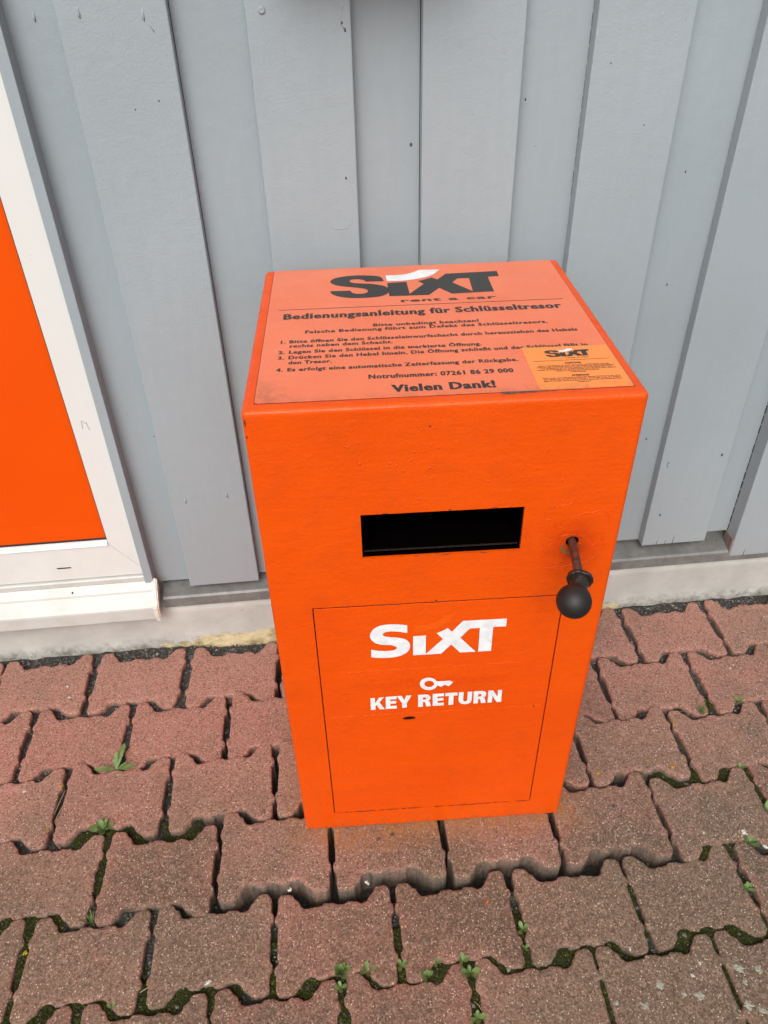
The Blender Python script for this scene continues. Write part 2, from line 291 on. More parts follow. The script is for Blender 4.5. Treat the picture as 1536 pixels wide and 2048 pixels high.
# ---------------------------------------------------------------- measured outlines (metres, in the plane of each face)
STONES=[[0,-4,-1.1387,-0.1104,0.003,0.0018],[0,-3,-0.9374,-0.1092,0.009,0.0],[0,-2,-0.7375,-0.108,0.026,0.0019],[0,-1,-0.5304,-0.1086,-0.03,-0.0017],[0,0,-0.3196,-0.1176,-0.03,0.0004],[0,1,-0.1163,-0.1219,0.018,0.0025],[0,2,0.0835,-0.1192,0.018,0.0052],[0,3,0.2848,-0.1144,0.029,0.0027],[0,4,0.4889,-0.108,0.025,0.0045],[0,5,0.6975,-0.108,0.004,0.0002],[0,6,0.9019,-0.108,-0.017,0.0016],[0,7,1.1021,-0.108,-0.016,-0.0001],[0,8,1.3033,-0.1093,-0.008,-0.0003],[0,9,1.5056,-0.1105,-0.004,0.0012],[0,10,1.7082,-0.1111,-0.002,0.0019],[1,-4,-1.2395,-0.2589,0.0,-0.0005],[1,-3,-1.0377,-0.2587,0.001,0.0019],[1,-2,-0.8362,-0.2583,0.002,0.0017],[1,-1,-0.6321,-0.2601,-0.02,-0.0013],[1,0,-0.4265,-0.2621,0.0,0.0004],[1,1,-0.2211,-0.2635,-0.007,0.0078],[1,2,-0.0187,-0.2635,-0.01,0.0118],[1,3,0.1815,-0.2635,0.016,0.0117],[1,4,0.3807,-0.2635,0.03,0.0065],[1,5,0.5859,-0.2595,-0.03,0.003],[1,6,0.7945,-0.2594,0.016,-0.0],[1,7,0.9986,-0.2578,-0.0,0.0],[1,8,1.2013,-0.2583,-0.004,0.0018],[1,9,1.4039,-0.259,-0.003,-0.0006],[1,10,1.6066,-0.2595,-0.002,-0.0011],[2,-4,-1.1377,-0.4073,-0.001,0.0006],[2,-3,-0.9356,-0.4063,-0.003,0.0003],[2,-2,-0.7334,-0.4085,-0.002,0.0017],[2,-1,-0.5293,-0.4045,-0.03,0.0037],[2,0,-0.3231,-0.4046,0.03,0.0089],[2,1,-0.1194,-0.4039,-0.03,0.0141],[2,2,0.0817,-0.4054,-0.018,0.0138],[2,3,0.2812,-0.4049,0.018,0.0127],[2,4,0.4834,-0.4053,-0.006,0.0109],[2,5,0.6895,-0.411,0.03,0.0025],[2,6,0.895,-0.4077,0.009,-0.0018],[2,7,1.0986,-0.4066,0.001,0.0001],[2,8,1.3018,-0.4069,-0.001,-0.0009],[2,9,1.5049,-0.4084,-0.001,-0.0006],[2,10,1.7079,-0.4067,-0.001,-0.0003],[3,-4,-1.238,-0.554,0.002,-0.0],[3,-3,-1.0353,-0.5534,0.003,0.0018],[3,-2,-0.8326,-0.5531,-0.0,0.0016],[3,-1,-0.63,-0.5554,-0.022,-0.0004],[3,0,-0.4234,-0.5636,-0.028,0.0062],[3,1,-0.2195,-0.5503,-0.009,0.0136],[3,2,-0.0181,-0.55,0.01,0.0139],[3,3,0.1839,-0.5532,0.007,0.0155],[3,4,0.3864,-0.5525,0.0,0.0123],[3,5,0.5893,-0.5608,0.03,0.0068],[3,6,0.7923,-0.5501,-0.03,0.0001],[3,7,0.9962,-0.5545,-0.012,0.0008],[3,8,1.1998,-0.556,-0.003,-0.0016],[3,9,1.4031,-0.5564,-0.001,0.0006],[3,10,1.6062,-0.5566,-0.001,-0.0005],[4,-4,-1.1356,-0.6995,0.01,-0.0007],[4,-3,-0.9327,-0.6991,0.026,0.0003],[4,-2,-0.7305,-0.6991,0.03,-0.0017],[4,-1,-0.5264,-0.7003,-0.03,-0.0017],[4,0,-0.3212,-0.6999,-0.007,-0.0001],[4,1,-0.1198,-0.7057,-0.011,0.0007],[4,2,0.083,-0.7045,0.019,0.0],[4,3,0.2874,-0.7042,0.0,0.0017],[4,4,0.4883,-0.6992,0.03,-0.0016],[4,5,0.6904,-0.7006,-0.016,0.0008],[4,6,0.8945,-0.7,-0.01,0.001],[4,7,1.098,-0.6995,-0.005,-0.0005],[4,8,1.3013,-0.6988,-0.002,-0.0013],[4,9,1.5045,-0.7001,-0.001,-0.0008],[4,10,1.7076,-0.6998,-0.0,0.0016],[5,-4,-1.2364,-0.8426,0.009,0.0013],[5,-3,-1.033,-0.8431,0.017,-0.002],[5,-2,-0.8289,-0.8441,0.029,0.0],[5,-1,-0.6226,-0.8423,0.03,-0.0005],[5,0,-0.4189,-0.8433,-0.026,0.0014],[5,1,-0.2174,-0.844,-0.027,0.001],[5,2,-0.0126,-0.8432,-0.026,0.0001],[5,3,0.1925,-0.8431,-0.024,-0.0001],[5,4,0.3901,-0.8447,0.001,0.0016],[5,5,0.5882,-0.8421,-0.004,0.0013],[5,6,0.7928,-0.8439,-0.006,0.0005],[5,7,0.9965,-0.8427,-0.004,-0.0018],[5,8,1.1998,-0.8426,-0.002,-0.0017],[5,9,1.403,-0.8422,-0.001,-0.001],[5,10,1.6061,-0.8421,-0.001,-0.0011],[6,-4,-1.1342,-0.986,0.01,0.0001],[6,-3,-0.9303,-0.986,0.016,0.0013],[6,-2,-0.7259,-0.986,0.021,0.002],[6,-1,-0.522,-0.986,-0.005,0.0008],[6,0,-0.3193,-0.986,-0.019,0.0013],[6,1,-0.1162,-0.986,-0.018,-0.0004],[6,2,0.0875,-0.986,-0.015,0.001],[6,3,0.2896,-0.986,-0.007,-0.0005],[6,4,0.4901,-0.986,-0.001,0.0017],[6,5,0.6919,-0.986,-0.003,0.0011],[6,6,0.8952,-0.986,-0.003,-0.0005],[6,7,1.0984,-0.986,-0.002,0.0011],[6,8,1.3015,-0.986,-0.001,-0.0017],[6,9,1.5046,-0.986,-0.001,0.0017],[6,10,1.7077,-0.986,-0.0,0.0008]]
FS= [(0.1877, 0.5204), (0.1807, 0.5224), (0.172, 0.5239), (0.1619, 0.5245), (0.1518, 0.5235), (0.143, 0.5199), (0.1371, 0.5138), (0.1339, 0.5058), (0.1341, 0.4984), (0.1371, 0.4919), (0.1429, 0.4865), (0.1509, 0.4833), (0.1612, 0.4817), (0.1678, 0.4797), (0.1718, 0.4768), (0.1721, 0.4739), (0.1692, 0.471), (0.1625, 0.4696), (0.1536, 0.4697), (0.1432, 0.4714), (0.1344, 0.4741), (0.1343, 0.4578), (0.1443, 0.4556), (0.1563, 0.4546), (0.1683, 0.4551), (0.1788, 0.4581), (0.1863, 0.4634), (0.1905, 0.4702), (0.1917, 0.4777), (0.1905, 0.4846), (0.1864, 0.4905), (0.1805, 0.4941), (0.1717, 0.4968), (0.1615, 0.4985), (0.1557, 0.5), (0.1525, 0.5028), (0.1524, 0.5053), (0.1551, 0.5086), (0.161, 0.51), (0.169, 0.5095), (0.1777, 0.5078), (0.1876, 0.5051)]
FX= [(0.1961, 0.4973), (0.2148, 0.4976), (0.2151, 0.4583), (0.2399, 0.4881), (0.2302, 0.5009), (0.2356, 0.5036), (0.2414, 0.5069), (0.2464, 0.5102), (0.2525, 0.5022), (0.2678, 0.5231), (0.3313, 0.5228), (0.3314, 0.5068), (0.3125, 0.5071), (0.3126, 0.4565), (0.2933, 0.4566), (0.2932, 0.5066), (0.2784, 0.5066), (0.2653, 0.4885), (0.2895, 0.4567), (0.2661, 0.457), (0.2525, 0.4753), (0.2379, 0.4568), (0.1962, 0.4569)]
FW= [(0.1965, 0.5195), (0.2068, 0.5196), (0.2184, 0.5212), (0.2285, 0.5244), (0.2357, 0.5303), (0.2398, 0.5369), (0.2569, 0.5367), (0.251, 0.5261), (0.2447, 0.5194), (0.2361, 0.5129), (0.2245, 0.5087), (0.2128, 0.5061), (0.1965, 0.5046)]
KO= [(0.2341, 0.3891), (0.2338, 0.3858), (0.2329, 0.3828), (0.2313, 0.3802), (0.2291, 0.378), (0.2265, 0.3765), (0.2236, 0.3757), (0.2206, 0.3756), (0.2175, 0.3763), (0.2145, 0.3776), (0.2119, 0.3796), (0.2097, 0.3822), (0.208, 0.3851), (0.207, 0.3883), (0.2066, 0.3916), (0.2069, 0.3948), (0.2079, 0.3978), (0.2095, 0.4004), (0.2117, 0.4025), (0.2142, 0.4039), (0.2171, 0.4048), (0.2201, 0.4048), (0.2232, 0.4042), (0.2261, 0.4029), (0.2287, 0.4009), (0.2309, 0.3984), (0.2326, 0.3955), (0.2337, 0.3924)]
KI= [(0.2288, 0.3896), (0.2286, 0.388), (0.2281, 0.3865), (0.2272, 0.3851), (0.2261, 0.3841), (0.2246, 0.3833), (0.2231, 0.3829), (0.2214, 0.3829), (0.2197, 0.3833), (0.2181, 0.3839), (0.2167, 0.3849), (0.2155, 0.3862), (0.2146, 0.3877), (0.214, 0.3893), (0.2138, 0.3909), (0.214, 0.3925), (0.2145, 0.394), (0.2154, 0.3953), (0.2165, 0.3964), (0.2179, 0.3971), (0.2195, 0.3975), (0.2212, 0.3975), (0.2228, 0.3972), (0.2244, 0.3965), (0.2259, 0.3955), (0.2271, 0.3943), (0.228, 0.3928), (0.2286, 0.3912)]
KB= [(0.2327, 0.3948), (0.2534, 0.3948), (0.2578, 0.3902), (0.2515, 0.3816), (0.2451, 0.3862), (0.2397, 0.3815), (0.2332, 0.3856)]
TS= [(0.1845, 0.3863), (0.183, 0.3975), (0.1797, 0.4055), (0.1726, 0.4105), (0.158, 0.4142), (0.1395, 0.4159), (0.121, 0.4129), (0.108, 0.4062), (0.1025, 0.3978), (0.1021, 0.3904), (0.1069, 0.3814), (0.1167, 0.3739), (0.1328, 0.3678), (0.1469, 0.3623), (0.1556, 0.3565), (0.1585, 0.3491), (0.1572, 0.3431), (0.1514, 0.3391), (0.1426, 0.3392), (0.1348, 0.3438), (0.1315, 0.3531), (0.1014, 0.3541), (0.1026, 0.346), (0.1092, 0.336), (0.1213, 0.3277), (0.1369, 0.3233), (0.1543, 0.3227), (0.1718, 0.3244), (0.1826, 0.33), (0.1884, 0.3387), (0.1901, 0.3526), (0.1864, 0.3636), (0.1778, 0.3708), (0.1655, 0.3771), (0.1512, 0.3803), (0.1386, 0.3837), (0.1324, 0.3884), (0.1313, 0.3945), (0.1354, 0.399), (0.1446, 0.3995), (0.1535, 0.3949), (0.1569, 0.388)]
TX= [(0.1891, 0.3779), (0.2191, 0.3794), (0.2198, 0.3305), (0.2448, 0.368), (0.2369, 0.3813), (0.2441, 0.3844), (0.2597, 0.3937), (0.2678, 0.3842), (0.2831, 0.4074), (0.3648, 0.4098), (0.3643, 0.3882), (0.3466, 0.3867), (0.3461, 0.3264), (0.2828, 0.3243), (0.2665, 0.3496), (0.2485, 0.3235), (0.1892, 0.3247)]
TH= [(0.2887, 0.3694), (0.299, 0.3851), (0.3169, 0.3845), (0.3148, 0.3304)]
TW= [(0.1886, 0.4096), (0.204, 0.4094), (0.2189, 0.4112), (0.2306, 0.4177), (0.2397, 0.4245), (0.2447, 0.4281), (0.276, 0.4271), (0.2684, 0.4132), (0.2587, 0.4015), (0.245, 0.3929), (0.228, 0.3873), (0.2113, 0.3842), (0.189, 0.3853)]
KEYRET= [[[(0.1299, 0.3646), (0.1369, 0.3649), (0.1372, 0.3524), (0.1435, 0.365), (0.1511, 0.3653), (0.1437, 0.3533), (0.1518, 0.3362), (0.1436, 0.3363), (0.1393, 0.3473), (0.1372, 0.3443), (0.1371, 0.3364), (0.1298, 0.3361)]], [[(0.1536, 0.3657), (0.1704, 0.3659), (0.1707, 0.359), (0.1606, 0.3588), (0.1607, 0.3546), (0.1699, 0.3547), (0.1699, 0.3484), (0.1607, 0.3482), (0.1608, 0.3431), (0.1707, 0.3431), (0.1708, 0.3361), (0.1535, 0.3363)]], [[(0.1709, 0.3658), (0.1788, 0.3658), (0.1825, 0.3552), (0.1859, 0.3659), (0.1939, 0.3658), (0.1865, 0.3478), (0.1869, 0.3371), (0.1792, 0.3368), (0.179, 0.348)]], [[(0.2041, 0.3658), (0.216, 0.3657), (0.2207, 0.3645), (0.2236, 0.3606), (0.2239, 0.3557), (0.2222, 0.3515), (0.219, 0.3496), (0.2226, 0.348), (0.2238, 0.3422), (0.2245, 0.3367), (0.2171, 0.3364), (0.2163, 0.343), (0.2154, 0.347), (0.2117, 0.3476), (0.2122, 0.3364), (0.2046, 0.3364)], [(0.2115, 0.3586), (0.2153, 0.3587), (0.2169, 0.3571), (0.2167, 0.3547), (0.2152, 0.3536), (0.2117, 0.3537)]], [[(0.227, 0.3659), (0.2445, 0.3659), (0.2449, 0.3589), (0.2344, 0.3589), (0.2347, 0.3547), (0.244, 0.3548), (0.2444, 0.3487), (0.235, 0.3486), (0.2352, 0.3434), (0.245, 0.3434), (0.245, 0.3368), (0.2274, 0.3369)]], [[(0.2467, 0.3662), (0.266, 0.3659), (0.266, 0.3586), (0.26, 0.3587), (0.2601, 0.3368), (0.2525, 0.3365), (0.2525, 0.3587), (0.2468, 0.3587)]], [[(0.2681, 0.3659), (0.2755, 0.3659), (0.2755, 0.3472), (0.2766, 0.3441), (0.2789, 0.3429), (0.2811, 0.344), (0.2821, 0.3471), (0.2819, 0.3661), (0.289, 0.3659), (0.289, 0.3459), (0.2876, 0.3399), (0.2837, 0.3365), (0.2781, 0.3361), (0.2724, 0.3381), (0.269, 0.3424), (0.268, 0.3479)]], [[(0.2914, 0.3659), (0.3045, 0.3659), (0.3091, 0.3643), (0.3114, 0.3604), (0.3114, 0.3549), (0.3095, 0.3511), (0.3067, 0.3497), (0.3097, 0.3477), (0.3108, 0.3426), (0.3115, 0.3364), (0.304, 0.3364), (0.3033, 0.3421), (0.3024, 0.3464), (0.2992, 0.3474), (0.2993, 0.3363), (0.2921, 0.3365)], [(0.2989, 0.3589), (0.3022, 0.3591), (0.3041, 0.3572), (0.3039, 0.3543), (0.3021, 0.353), (0.299, 0.3533)]], [[(0.3144, 0.3657), (0.322, 0.3657), (0.3296, 0.3495), (0.3293, 0.3658), (0.3358, 0.3657), (0.3365, 0.3368), (0.3291, 0.3367), (0.3215, 0.3534), (0.3217, 0.3367), (0.3147, 0.3366)]]]

# ================================================================ the ground under everything
H_TOP = 0.87942
pyd('ground', [(-60, -60, -.09), (60, -60, -.09), (60, 60, -.09), (-60, 60, -.09)], [(0, 1, 2, 3)], MAT['far'])
tag(bpy.data.objects['ground'], 'grey asphalt ground reaching away from the paved strip', kind='structure')

# ================================================================ interlocking stones
def outline(rg):
    """double-T stone, centre at 0,0, about .198 x .17 m, counter-clockwise"""
    W = .0996 + rg.uniform(-.0006, .0006); S = .0948; E = .0955; T = .0830; Bm = .0832
    P = []
    def a(u, v): P.append((u, v))
    a(W-.0095, -Bm); a(E, -Bm+.007); a(E, -.051); a(W, -.046); a(W, -.037); a(S, -.031); a(S, .030); a(W, .036); a(W, .045); a(E, .051); a(E, T-.008); a(W-.010, T)
    a(.076, T); a(.0700, T-.0035); a(.0655, .071); a(.0600, .0665); a(.0575, .0600); a(.0520, .0555); a(.0430, .0545); a(.0400, .0590); a(.0220, .0610); a(.0190, .0570); a(.0030, .0565); a(.0000, .0600); a(-.0180, .0610); a(-.0210, .0560)
    a(-.0380, .0555); a(-.0420, .0540); a(-.0520, .0550); a(-.0570, .0610); a(-.0600, .0690); a(-.0660, .0720); a(-.0700, T-.0030); a(-.076, T)
    a(-W+.010, T); a(-E, T-.008); a(-E, .051); a(-W, .045); a(-W, .036); a(-S, .030); a(-S, -.031); a(-W, -.037); a(-W, -.046); a(-E, -.051); a(-E, -Bm+.007); a(-W+.0095, -Bm)
    a(-.071, -Bm); a(-.0650, -Bm+.003); a(-.0620, -.0740); a(-.0560, -.0710); a(-.0530, -.0620); a(-.0470, -.0575); a(-.0350, -.0570); a(-.0320, -.0620); a(-.0150, -.0630); a(-.0120, -.0590); a(.0060, -.0585); a(.0090, -.0625); a(.0260, -.0630)
    a(.0290, -.0580); a(.0430, -.0575); a(.0490, -.0620); a(.0540, -.0700); a(.0610, -.0740); a(.0650, -Bm+.004); a(.071, -Bm)
    P = [Vector((u, v)) for u, v in P]
    Q = []; n = len(P)
    for i in range(n):
        p, r = P[i], P[(i+1) % n]; L = (r-p).length; k = max(1, int(L/.0025))
        for j in range(k): Q.append(p.lerp(r, j/k))
    # soften then roughen
    for _ in range(1): Q = [(Q[i-1]+Q[i]*2+Q[(i+1) % len(Q)])/4 for i in range(len(Q))]
    off = Vector((rg.uniform(0, 50), rg.uniform(0, 50), 0)); out = []
    for i, p in enumerate(Q):
        d = (Q[(i+1) % len(Q)]-Q[i-1]).normalized(); nn = Vector((d.y, -d.x))
        k = noise.noise(Vector((p.x*90, p.y*90, 0))+off)*.0009 + noise.noise(Vector((p.x*330, p.y*330, 3))+off)*.0009
        chip = noise.noise(Vector((p.x*26, p.y*26, 9))+off)
        if chip > .38: k -= (chip-.38)*.012
        out.append(p+nn*k)
    return out
def seg_dist(pts, poly):
    A = np.array([(p.x, p.y) for p in poly]); B = np.roll(A, -1, 0); P = np.array(pts)
    d = B-A; L = (d**2).sum(1)+1e-12
    t = np.clip((((P[:, None]-A[None])*d[None]).sum(2))/L[None], 0, 1)
    c = A[None]+t[..., None]*d[None]
    return np.sqrt(((P[:, None]-c)**2).sum(2)).min(1)
def inside(pts, poly):
    P = np.array(pts); A = np.array([(p.x, p.y) for p in poly]); B = np.roll(A, -1, 0); r = np.zeros(len(P), bool)
    for a, b in zip(A, B):
        c = ((a[1] > P[:, 1]) != (b[1] > P[:, 1]))
        if b[1] != a[1]: r ^= c & (P[:, 0] < (b[0]-a[0])*(P[:, 1]-a[1])/(b[1]-a[1])+a[0])
    return r
def stone_mesh(rg, detail=True, sv=1.0):
    poly = [Vector((p.x, p.y*sv)) for p in outline(rg)]; n = len(poly)
    gs = .0052 if detail else .014
    gx = np.arange(-.096, .0961, gs); gy = np.arange(-.082, .0821, gs)
    g = np.array([(x+rg.uniform(-.3, .3)*gs, y+rg.uniform(-.3, .3)*gs) for x in gx for y in gy])
    # inset rings give the worn round edge
    ring = []
    for ins in (.0010, .0026):
        for i in range(0, n, 1 if ins < .0015 else 2):
            d = (poly[(i+1) % n]-poly[i-1]).normalized(); ring.append((poly[i].x-d.y*ins, poly[i].y+d.x*ins))
    ok = inside(g, poly); g = g[ok]; d = seg_dist(g, poly); g = g[d > .0055]
    ring = np.array(ring); ok = inside(ring, poly); ring = ring[ok]; dr = seg_dist(ring, poly); ring = ring[dr > .0007]
    allp = [Vector(p) for p in poly]+[Vector(p) for p in ring]+[Vector(p) for p in g]
    vo, eo, fo, *_ = delaunay_2d_cdt(allp, [(i, (i+1) % n) for i in range(n)], [list(range(n))], 1, 1e-6)
    co = np.array([(v.x, v.y) for v in vo]); dist = seg_dist(co, poly)
    off = Vector((rg.uniform(0, 90), rg.uniform(0, 90), 0)); V = []
    for (x, y), dd in zip(co, dist):
        e = max(0, 1-dd/.0028); z = -.0022*e*e
        z += noise.noise(Vector((x*14, y*14, 0))+off)*.0009 + noise.noise(Vector((x*120, y*120, 5))+off)*.00035*(1 if dd > .002 else .6)
        pit = noise.noise(Vector((x*55, y*55, 7))+off)
        if pit > .45: z -= (pit-.45)*.004
        V.append((x, y, z))
    nt = len(V); F = [list(f) for f in fo]
    # edge loop order of the boundary = first n input verts (all kept)
    wear = [float(max(0, 1-dd/.014)) for dd in dist]
    lev = (-.014, -.030, -.075); start = []
    for li, z in enumerate(lev):
        start.append(len(V))
        for i in range(n):
            p = poly[i]; k = 1+noise.noise(Vector((p.x*60, p.y*60, z*40))+off)*.006
            V.append((p.x*k, p.y*k, z)); wear.append(.55 if li == 0 else .2)
    prev = list(range(n))
    for s in start:
        cur = [s+i for i in range(n)]
        for i in range(n): F.append([prev[i], cur[i], cur[(i+1) % n], prev[(i+1) % n]])
        prev = cur
    me = bpy.data.meshes.new('paving_stone'); me.from_pydata(V, [], F); me.update()
    at = me.attributes.new('wear', 'FLOAT', 'POINT'); at.data.foreach_set('value', wear)
    bm = bmesh.new(); bm.from_mesh(me); bmesh.ops.recalc_face_normals(bm, faces=bm.faces); bm.to_mesh(me); bm.free()
    me.polygons.foreach_set('use_smooth', [True]*len(me.polygons)); me.set_sharp_from_angle(angle=R(50))
    return me, poly
pave = pyd('pavement', [(-1.35, -1.25, -.082), (1.75, -1.25, -.082), (1.75, .01, -.082), (-1.35, .01, -.082)], [(0, 1, 2, 3)], MAT['sand'])
tag(pave, 'red interlocking concrete pavement along the foot of the wall', kind='structure')
placed = []
for (row, k, x, y, yaw, h) in STONES:
    rg = random.Random(row*100+k+900)
    me, poly = stone_mesh(rg, True, {0: 1.03, 1: 1.03, 2: 1.01, 3: 1.0 if 1 <= k <= 4 else .98}.get(row, .955))
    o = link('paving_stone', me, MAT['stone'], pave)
    tx, ty = rg.uniform(-.010, .010), rg.uniform(-.010, .010)
    if row == 4 and 1 <= k <= 4: tx -= .014
    o.location = (x, y, h); o.rotation_euler = (tx, ty, yaw)
    c, s = math.cos(yaw), math.sin(yaw)
    placed.append((x, y, [Vector((x+p.x*c-p.y*s, y+p.x*s+p.y*c)) for p in poly]))
# free space between the stones, rasterised at 1.5 mm
GX0, GY0, GS = -1.0, -1.0, .0015; NX, NY = 1300, 670
mask = np.zeros((NX, NY), bool)
for x, y, poly in placed:
    i0, i1 = max(0, int((x-.105-GX0)/GS)), min(NX, int((x+.105-GX0)/GS)+1); j0, j1 = max(0, int((y-.092-GY0)/GS)), min(NY, int((y+.092-GY0)/GS)+1)
    if i1 <= i0 or j1 <= j0: continue
    ii, jj = np.meshgrid(np.arange(i0, i1), np.arange(j0, j1), indexing='ij')
    pts = np.stack([GX0+ii.ravel()*GS, GY0+jj.ravel()*GS], 1)
    mask[i0:i1, j0:j1] |= inside(pts, poly[::2]).reshape(ii.shape)
def moss_amount(x, y):
    n = .8*noise.noise(Vector((x*9, y*9, 2.2)))+.4*noise.noise(Vector((x*30, y*30, 5)))
    b = -1.5
    if y < -.74: b = .40
    elif y < -.66: b = .10
    elif y < -.46 and x < -.36: b = .22
    elif y < -.46 and x > .50: b = .25
    elif y < -.30 and (x > .60): b = -.12
    if -.70 < y < -.46 and -.36 < x < .36: b = -1.5
    return b+n
def fill_z(x, y):
    near = max(0, 1-max(abs(x-.06)/.46, 0)) * (1 if y > -.655 else 0)
    near = min(1, near*3.0)
    z = -.016*(1-near) - .048*near
    m = moss_amount(x, y)
    if m > 0: z = max(z, -.011+.005*min(1, m*1.5))
    if y > -.075: z = max(z, -.014) if abs(x-.05) > .3 else z
    return z + noise.noise(Vector((x*60, y*60, 0)))*.003 + noise.noise(Vector((x*200, y*200, 1)))*.0015
# joint filling sheet
sx, sy = .005, .005; xs = np.arange(-1.02, 1.30, sx); ys = np.arange(-1.02, .006, sy); V = []; F = []
for x in xs:
    for y in ys: V.append((x, y, fill_z(x, y)))
ny = len(ys)
for i in range(len(xs)-1):
    for j in range(ny-1): F.append((i*ny+j, (i+1)*ny+j, (i+1)*ny+j+1, i*ny+j+1))
fl = pyd('joint_sand', V, F, MAT['sand'], None, True); tag(fl, 'dark sand and grit lying in the joints of the paving', kind='stuff')
# grains: pebbles and moss, joined as stuff
def octa(V, F, MI, p, r, mi, flat=.8, rg=rnd):
    b = len(V); q = [(1, 0, 0), (-1, 0, 0), (0, 1, 0), (0, -1, 0), (0, 0, 1), (0, 0, -1)]
    a = rg.uniform(0, 6.28); c, s = math.cos(a), math.sin(a)
    for (x, y, z) in q:
        x, y, z = x*rg.uniform(.7, 1.3), y*rg.uniform(.6, 1.1), z*flat*rg.uniform(.7, 1.2)
        x += rg.uniform(-.25, .25); z += rg.uniform(-.2, .2)
        V.append((p[0]+(x*c-y*s)*r, p[1]+(x*s+y*c)*r, p[2]+z*r))
    for f in ((0, 2, 4), (2, 1, 4), (1, 3, 4), (3, 0, 4), (2, 0, 5), (1, 2, 5), (3, 1, 5), (0, 3, 5)): F.append(tuple(b+i for i in f)); MI.append(mi)
free = np.argwhere(~mask); rg = np.random.default_rng(3); rg.shuffle(free)
Vg, Fg, Ig, Vm, Fm, Im = [], [], [], [], [], []
for i, j in free[:110000]:
    x, y = GX0+i*GS, GY0+j*GS
    if y > -.012 or x > .95: continue
    m = moss_amount(x, y); z = fill_z(x, y)
    if m > .0 and rnd.random() < .9:
        octa(Vm, Fm, Im, (x, y, z+.001), rnd.uniform(.0010, .0024), rnd.choices((0, 1, 2), (.62, .32, .06))[0], 1.0)
    elif z > -.04 and rnd.random() < (.09 if y < -.05 else .16):
        big = rnd.random() < .18
        octa(Vg, Fg, Ig, (x, y, z+.002), rnd.uniform(.0028, .0046) if big else rnd.uniform(.0011, .0024), rnd.choices((0, 1, 2), (.5, .36, .14))[0], .75)
for nm, V_, F_, I_, ms, lb in (('joint_gravel', Vg, Fg, Ig, ('gravel_dark', 'gravel_mid', 'gravel_pale'), 'small grey gravel caught in the paving joints and along the wall foot'),
                               ('joint_moss', Vm, Fm, Im, ('moss_dark', 'moss_mid', 'moss_bright'), 'dark green moss filling the paving joints in the foreground')):
    o = pyd(nm, V_, F_, [MAT[a] for a in ms]); o.data.polygons.foreach_set('material_index', I_); tag(o, lb, kind='stuff')
# lichen, droppings and paint specks lying on the stones
def stone_z(x, y):
    best = min(STONES, key=lambda s: (s[2]-x)**2+(s[3]-y)**2*1.5); return best[5]
def patch(V, F, MI, x, y, r, mi, rough=.5, sub=1, asp=1):
    for s in range(sub):
        cx, cy = x+(rnd.uniform(-1, 1)*r*.8 if s else 0), y+(rnd.uniform(-1, 1)*r*.8 if s else 0); rr = r*(rnd.uniform(.3, .7) if s else .75)
        z = stone_z(cx, cy)+.0014; b = len(V); n = 18; ph = rnd.uniform(0, 50)
        V.append((cx, cy, z+.0006))
        for i in range(n):
            a = i/n*2*math.pi; k = rr*(1+rough*noise.noise(Vector((math.cos(a)*2.2+ph, math.sin(a)*2.2, 0)))*1.6)
            V.append((cx+math.cos(a)*k*asp, cy+math.sin(a)*k, z-.0012))
        for i in range(n): F.append((b, b+1+i, b+1+(i+1) % n)); MI.append(mi)
V, F, I = [], [], []
for (x, y, r) in [(0.3776, -0.8311, .0105), (0.4103, -0.8487, .006), (0.4324, -0.8528, .011), (0.3457, -0.8573, .0085), (0.3035, -0.8493, .0056), (0.5091, -0.8218, .0105), (0.5412, -0.8271, .008), (0.5096, -0.8418, .006), (0.5024, -0.8724, .01), (0.5179, -0.8809, .008), (0.184, -0.8518, .0035), (0.2131, -.8583, .0035)]:
    patch(V, F, I, x, y, r*.62, 1, .9, 9)
for (x, y, r) in [(0.3522, -0.7749, .0042), (0.507, -0.6334, .0065), (0.6226, -0.6085, .006), (0.5501, -0.6014, .003), (0.6508, -0.6341, .0055), (0.4539, -0.8085, .0035), (0.4346, -0.8247, .004), (-0.6821, -0.1149, .0042), (-0.6707, -0.1468, .0036), (-0.7051, -0.3719, .0036), (-0.7112, -0.3559, .002), (-0.3238, -0.7517, .005), (-0.1922, -0.6250, .0045), (-0.0605, -0.6283, .004), (-0.4634, -0.4343, .002), (0.7868, -0.2252, .002), (0.7757, -0.234, .0025)]:
    patch(V, F, I, x, y, r*.8, 0, .9, 5)
for (x, y, r) in [(0.5942, -0.3647, .005), (0.3995, -0.4635, .005), (0.5474, -0.4659, .0055), (0.5044, -0.4474, .0032)]: patch(V, F, I, x, y, r, 2, .3)
for (x, y, r) in [(-0.6379, -0.3675, .005), (-0.6423, -0.455, .005), (-0.6405, -0.4807, .004), (-0.6247, -0.6743, .006)]: patch(V, F, I, x, y, r*.7, 3, .8, 3)
for (x, y, r) in [(0.1387, -0.6765, .004), (0.3257, -0.5316, .004)]: patch(V, F, I, x, y, r*.7, 4, .9, 3)
for (x, y, r) in [(-.034, -.552, .006), (-.008, -.546, .006), (.405, -.535, .005)]: patch(V, F, I, x, y, r*.8, 5, .3)
o = pyd('lichen', V, F, [MAT[a] for a in ('lichen_white', 'lichen_grey', 'lichen_orange', 'lichen_yellow', 'paint_drop', 'oil_spot')]); o.data.polygons.foreach_set('material_index', I)
tag(o, 'pale and yellow lichen spots scattered over the paving stones', kind='stuff')

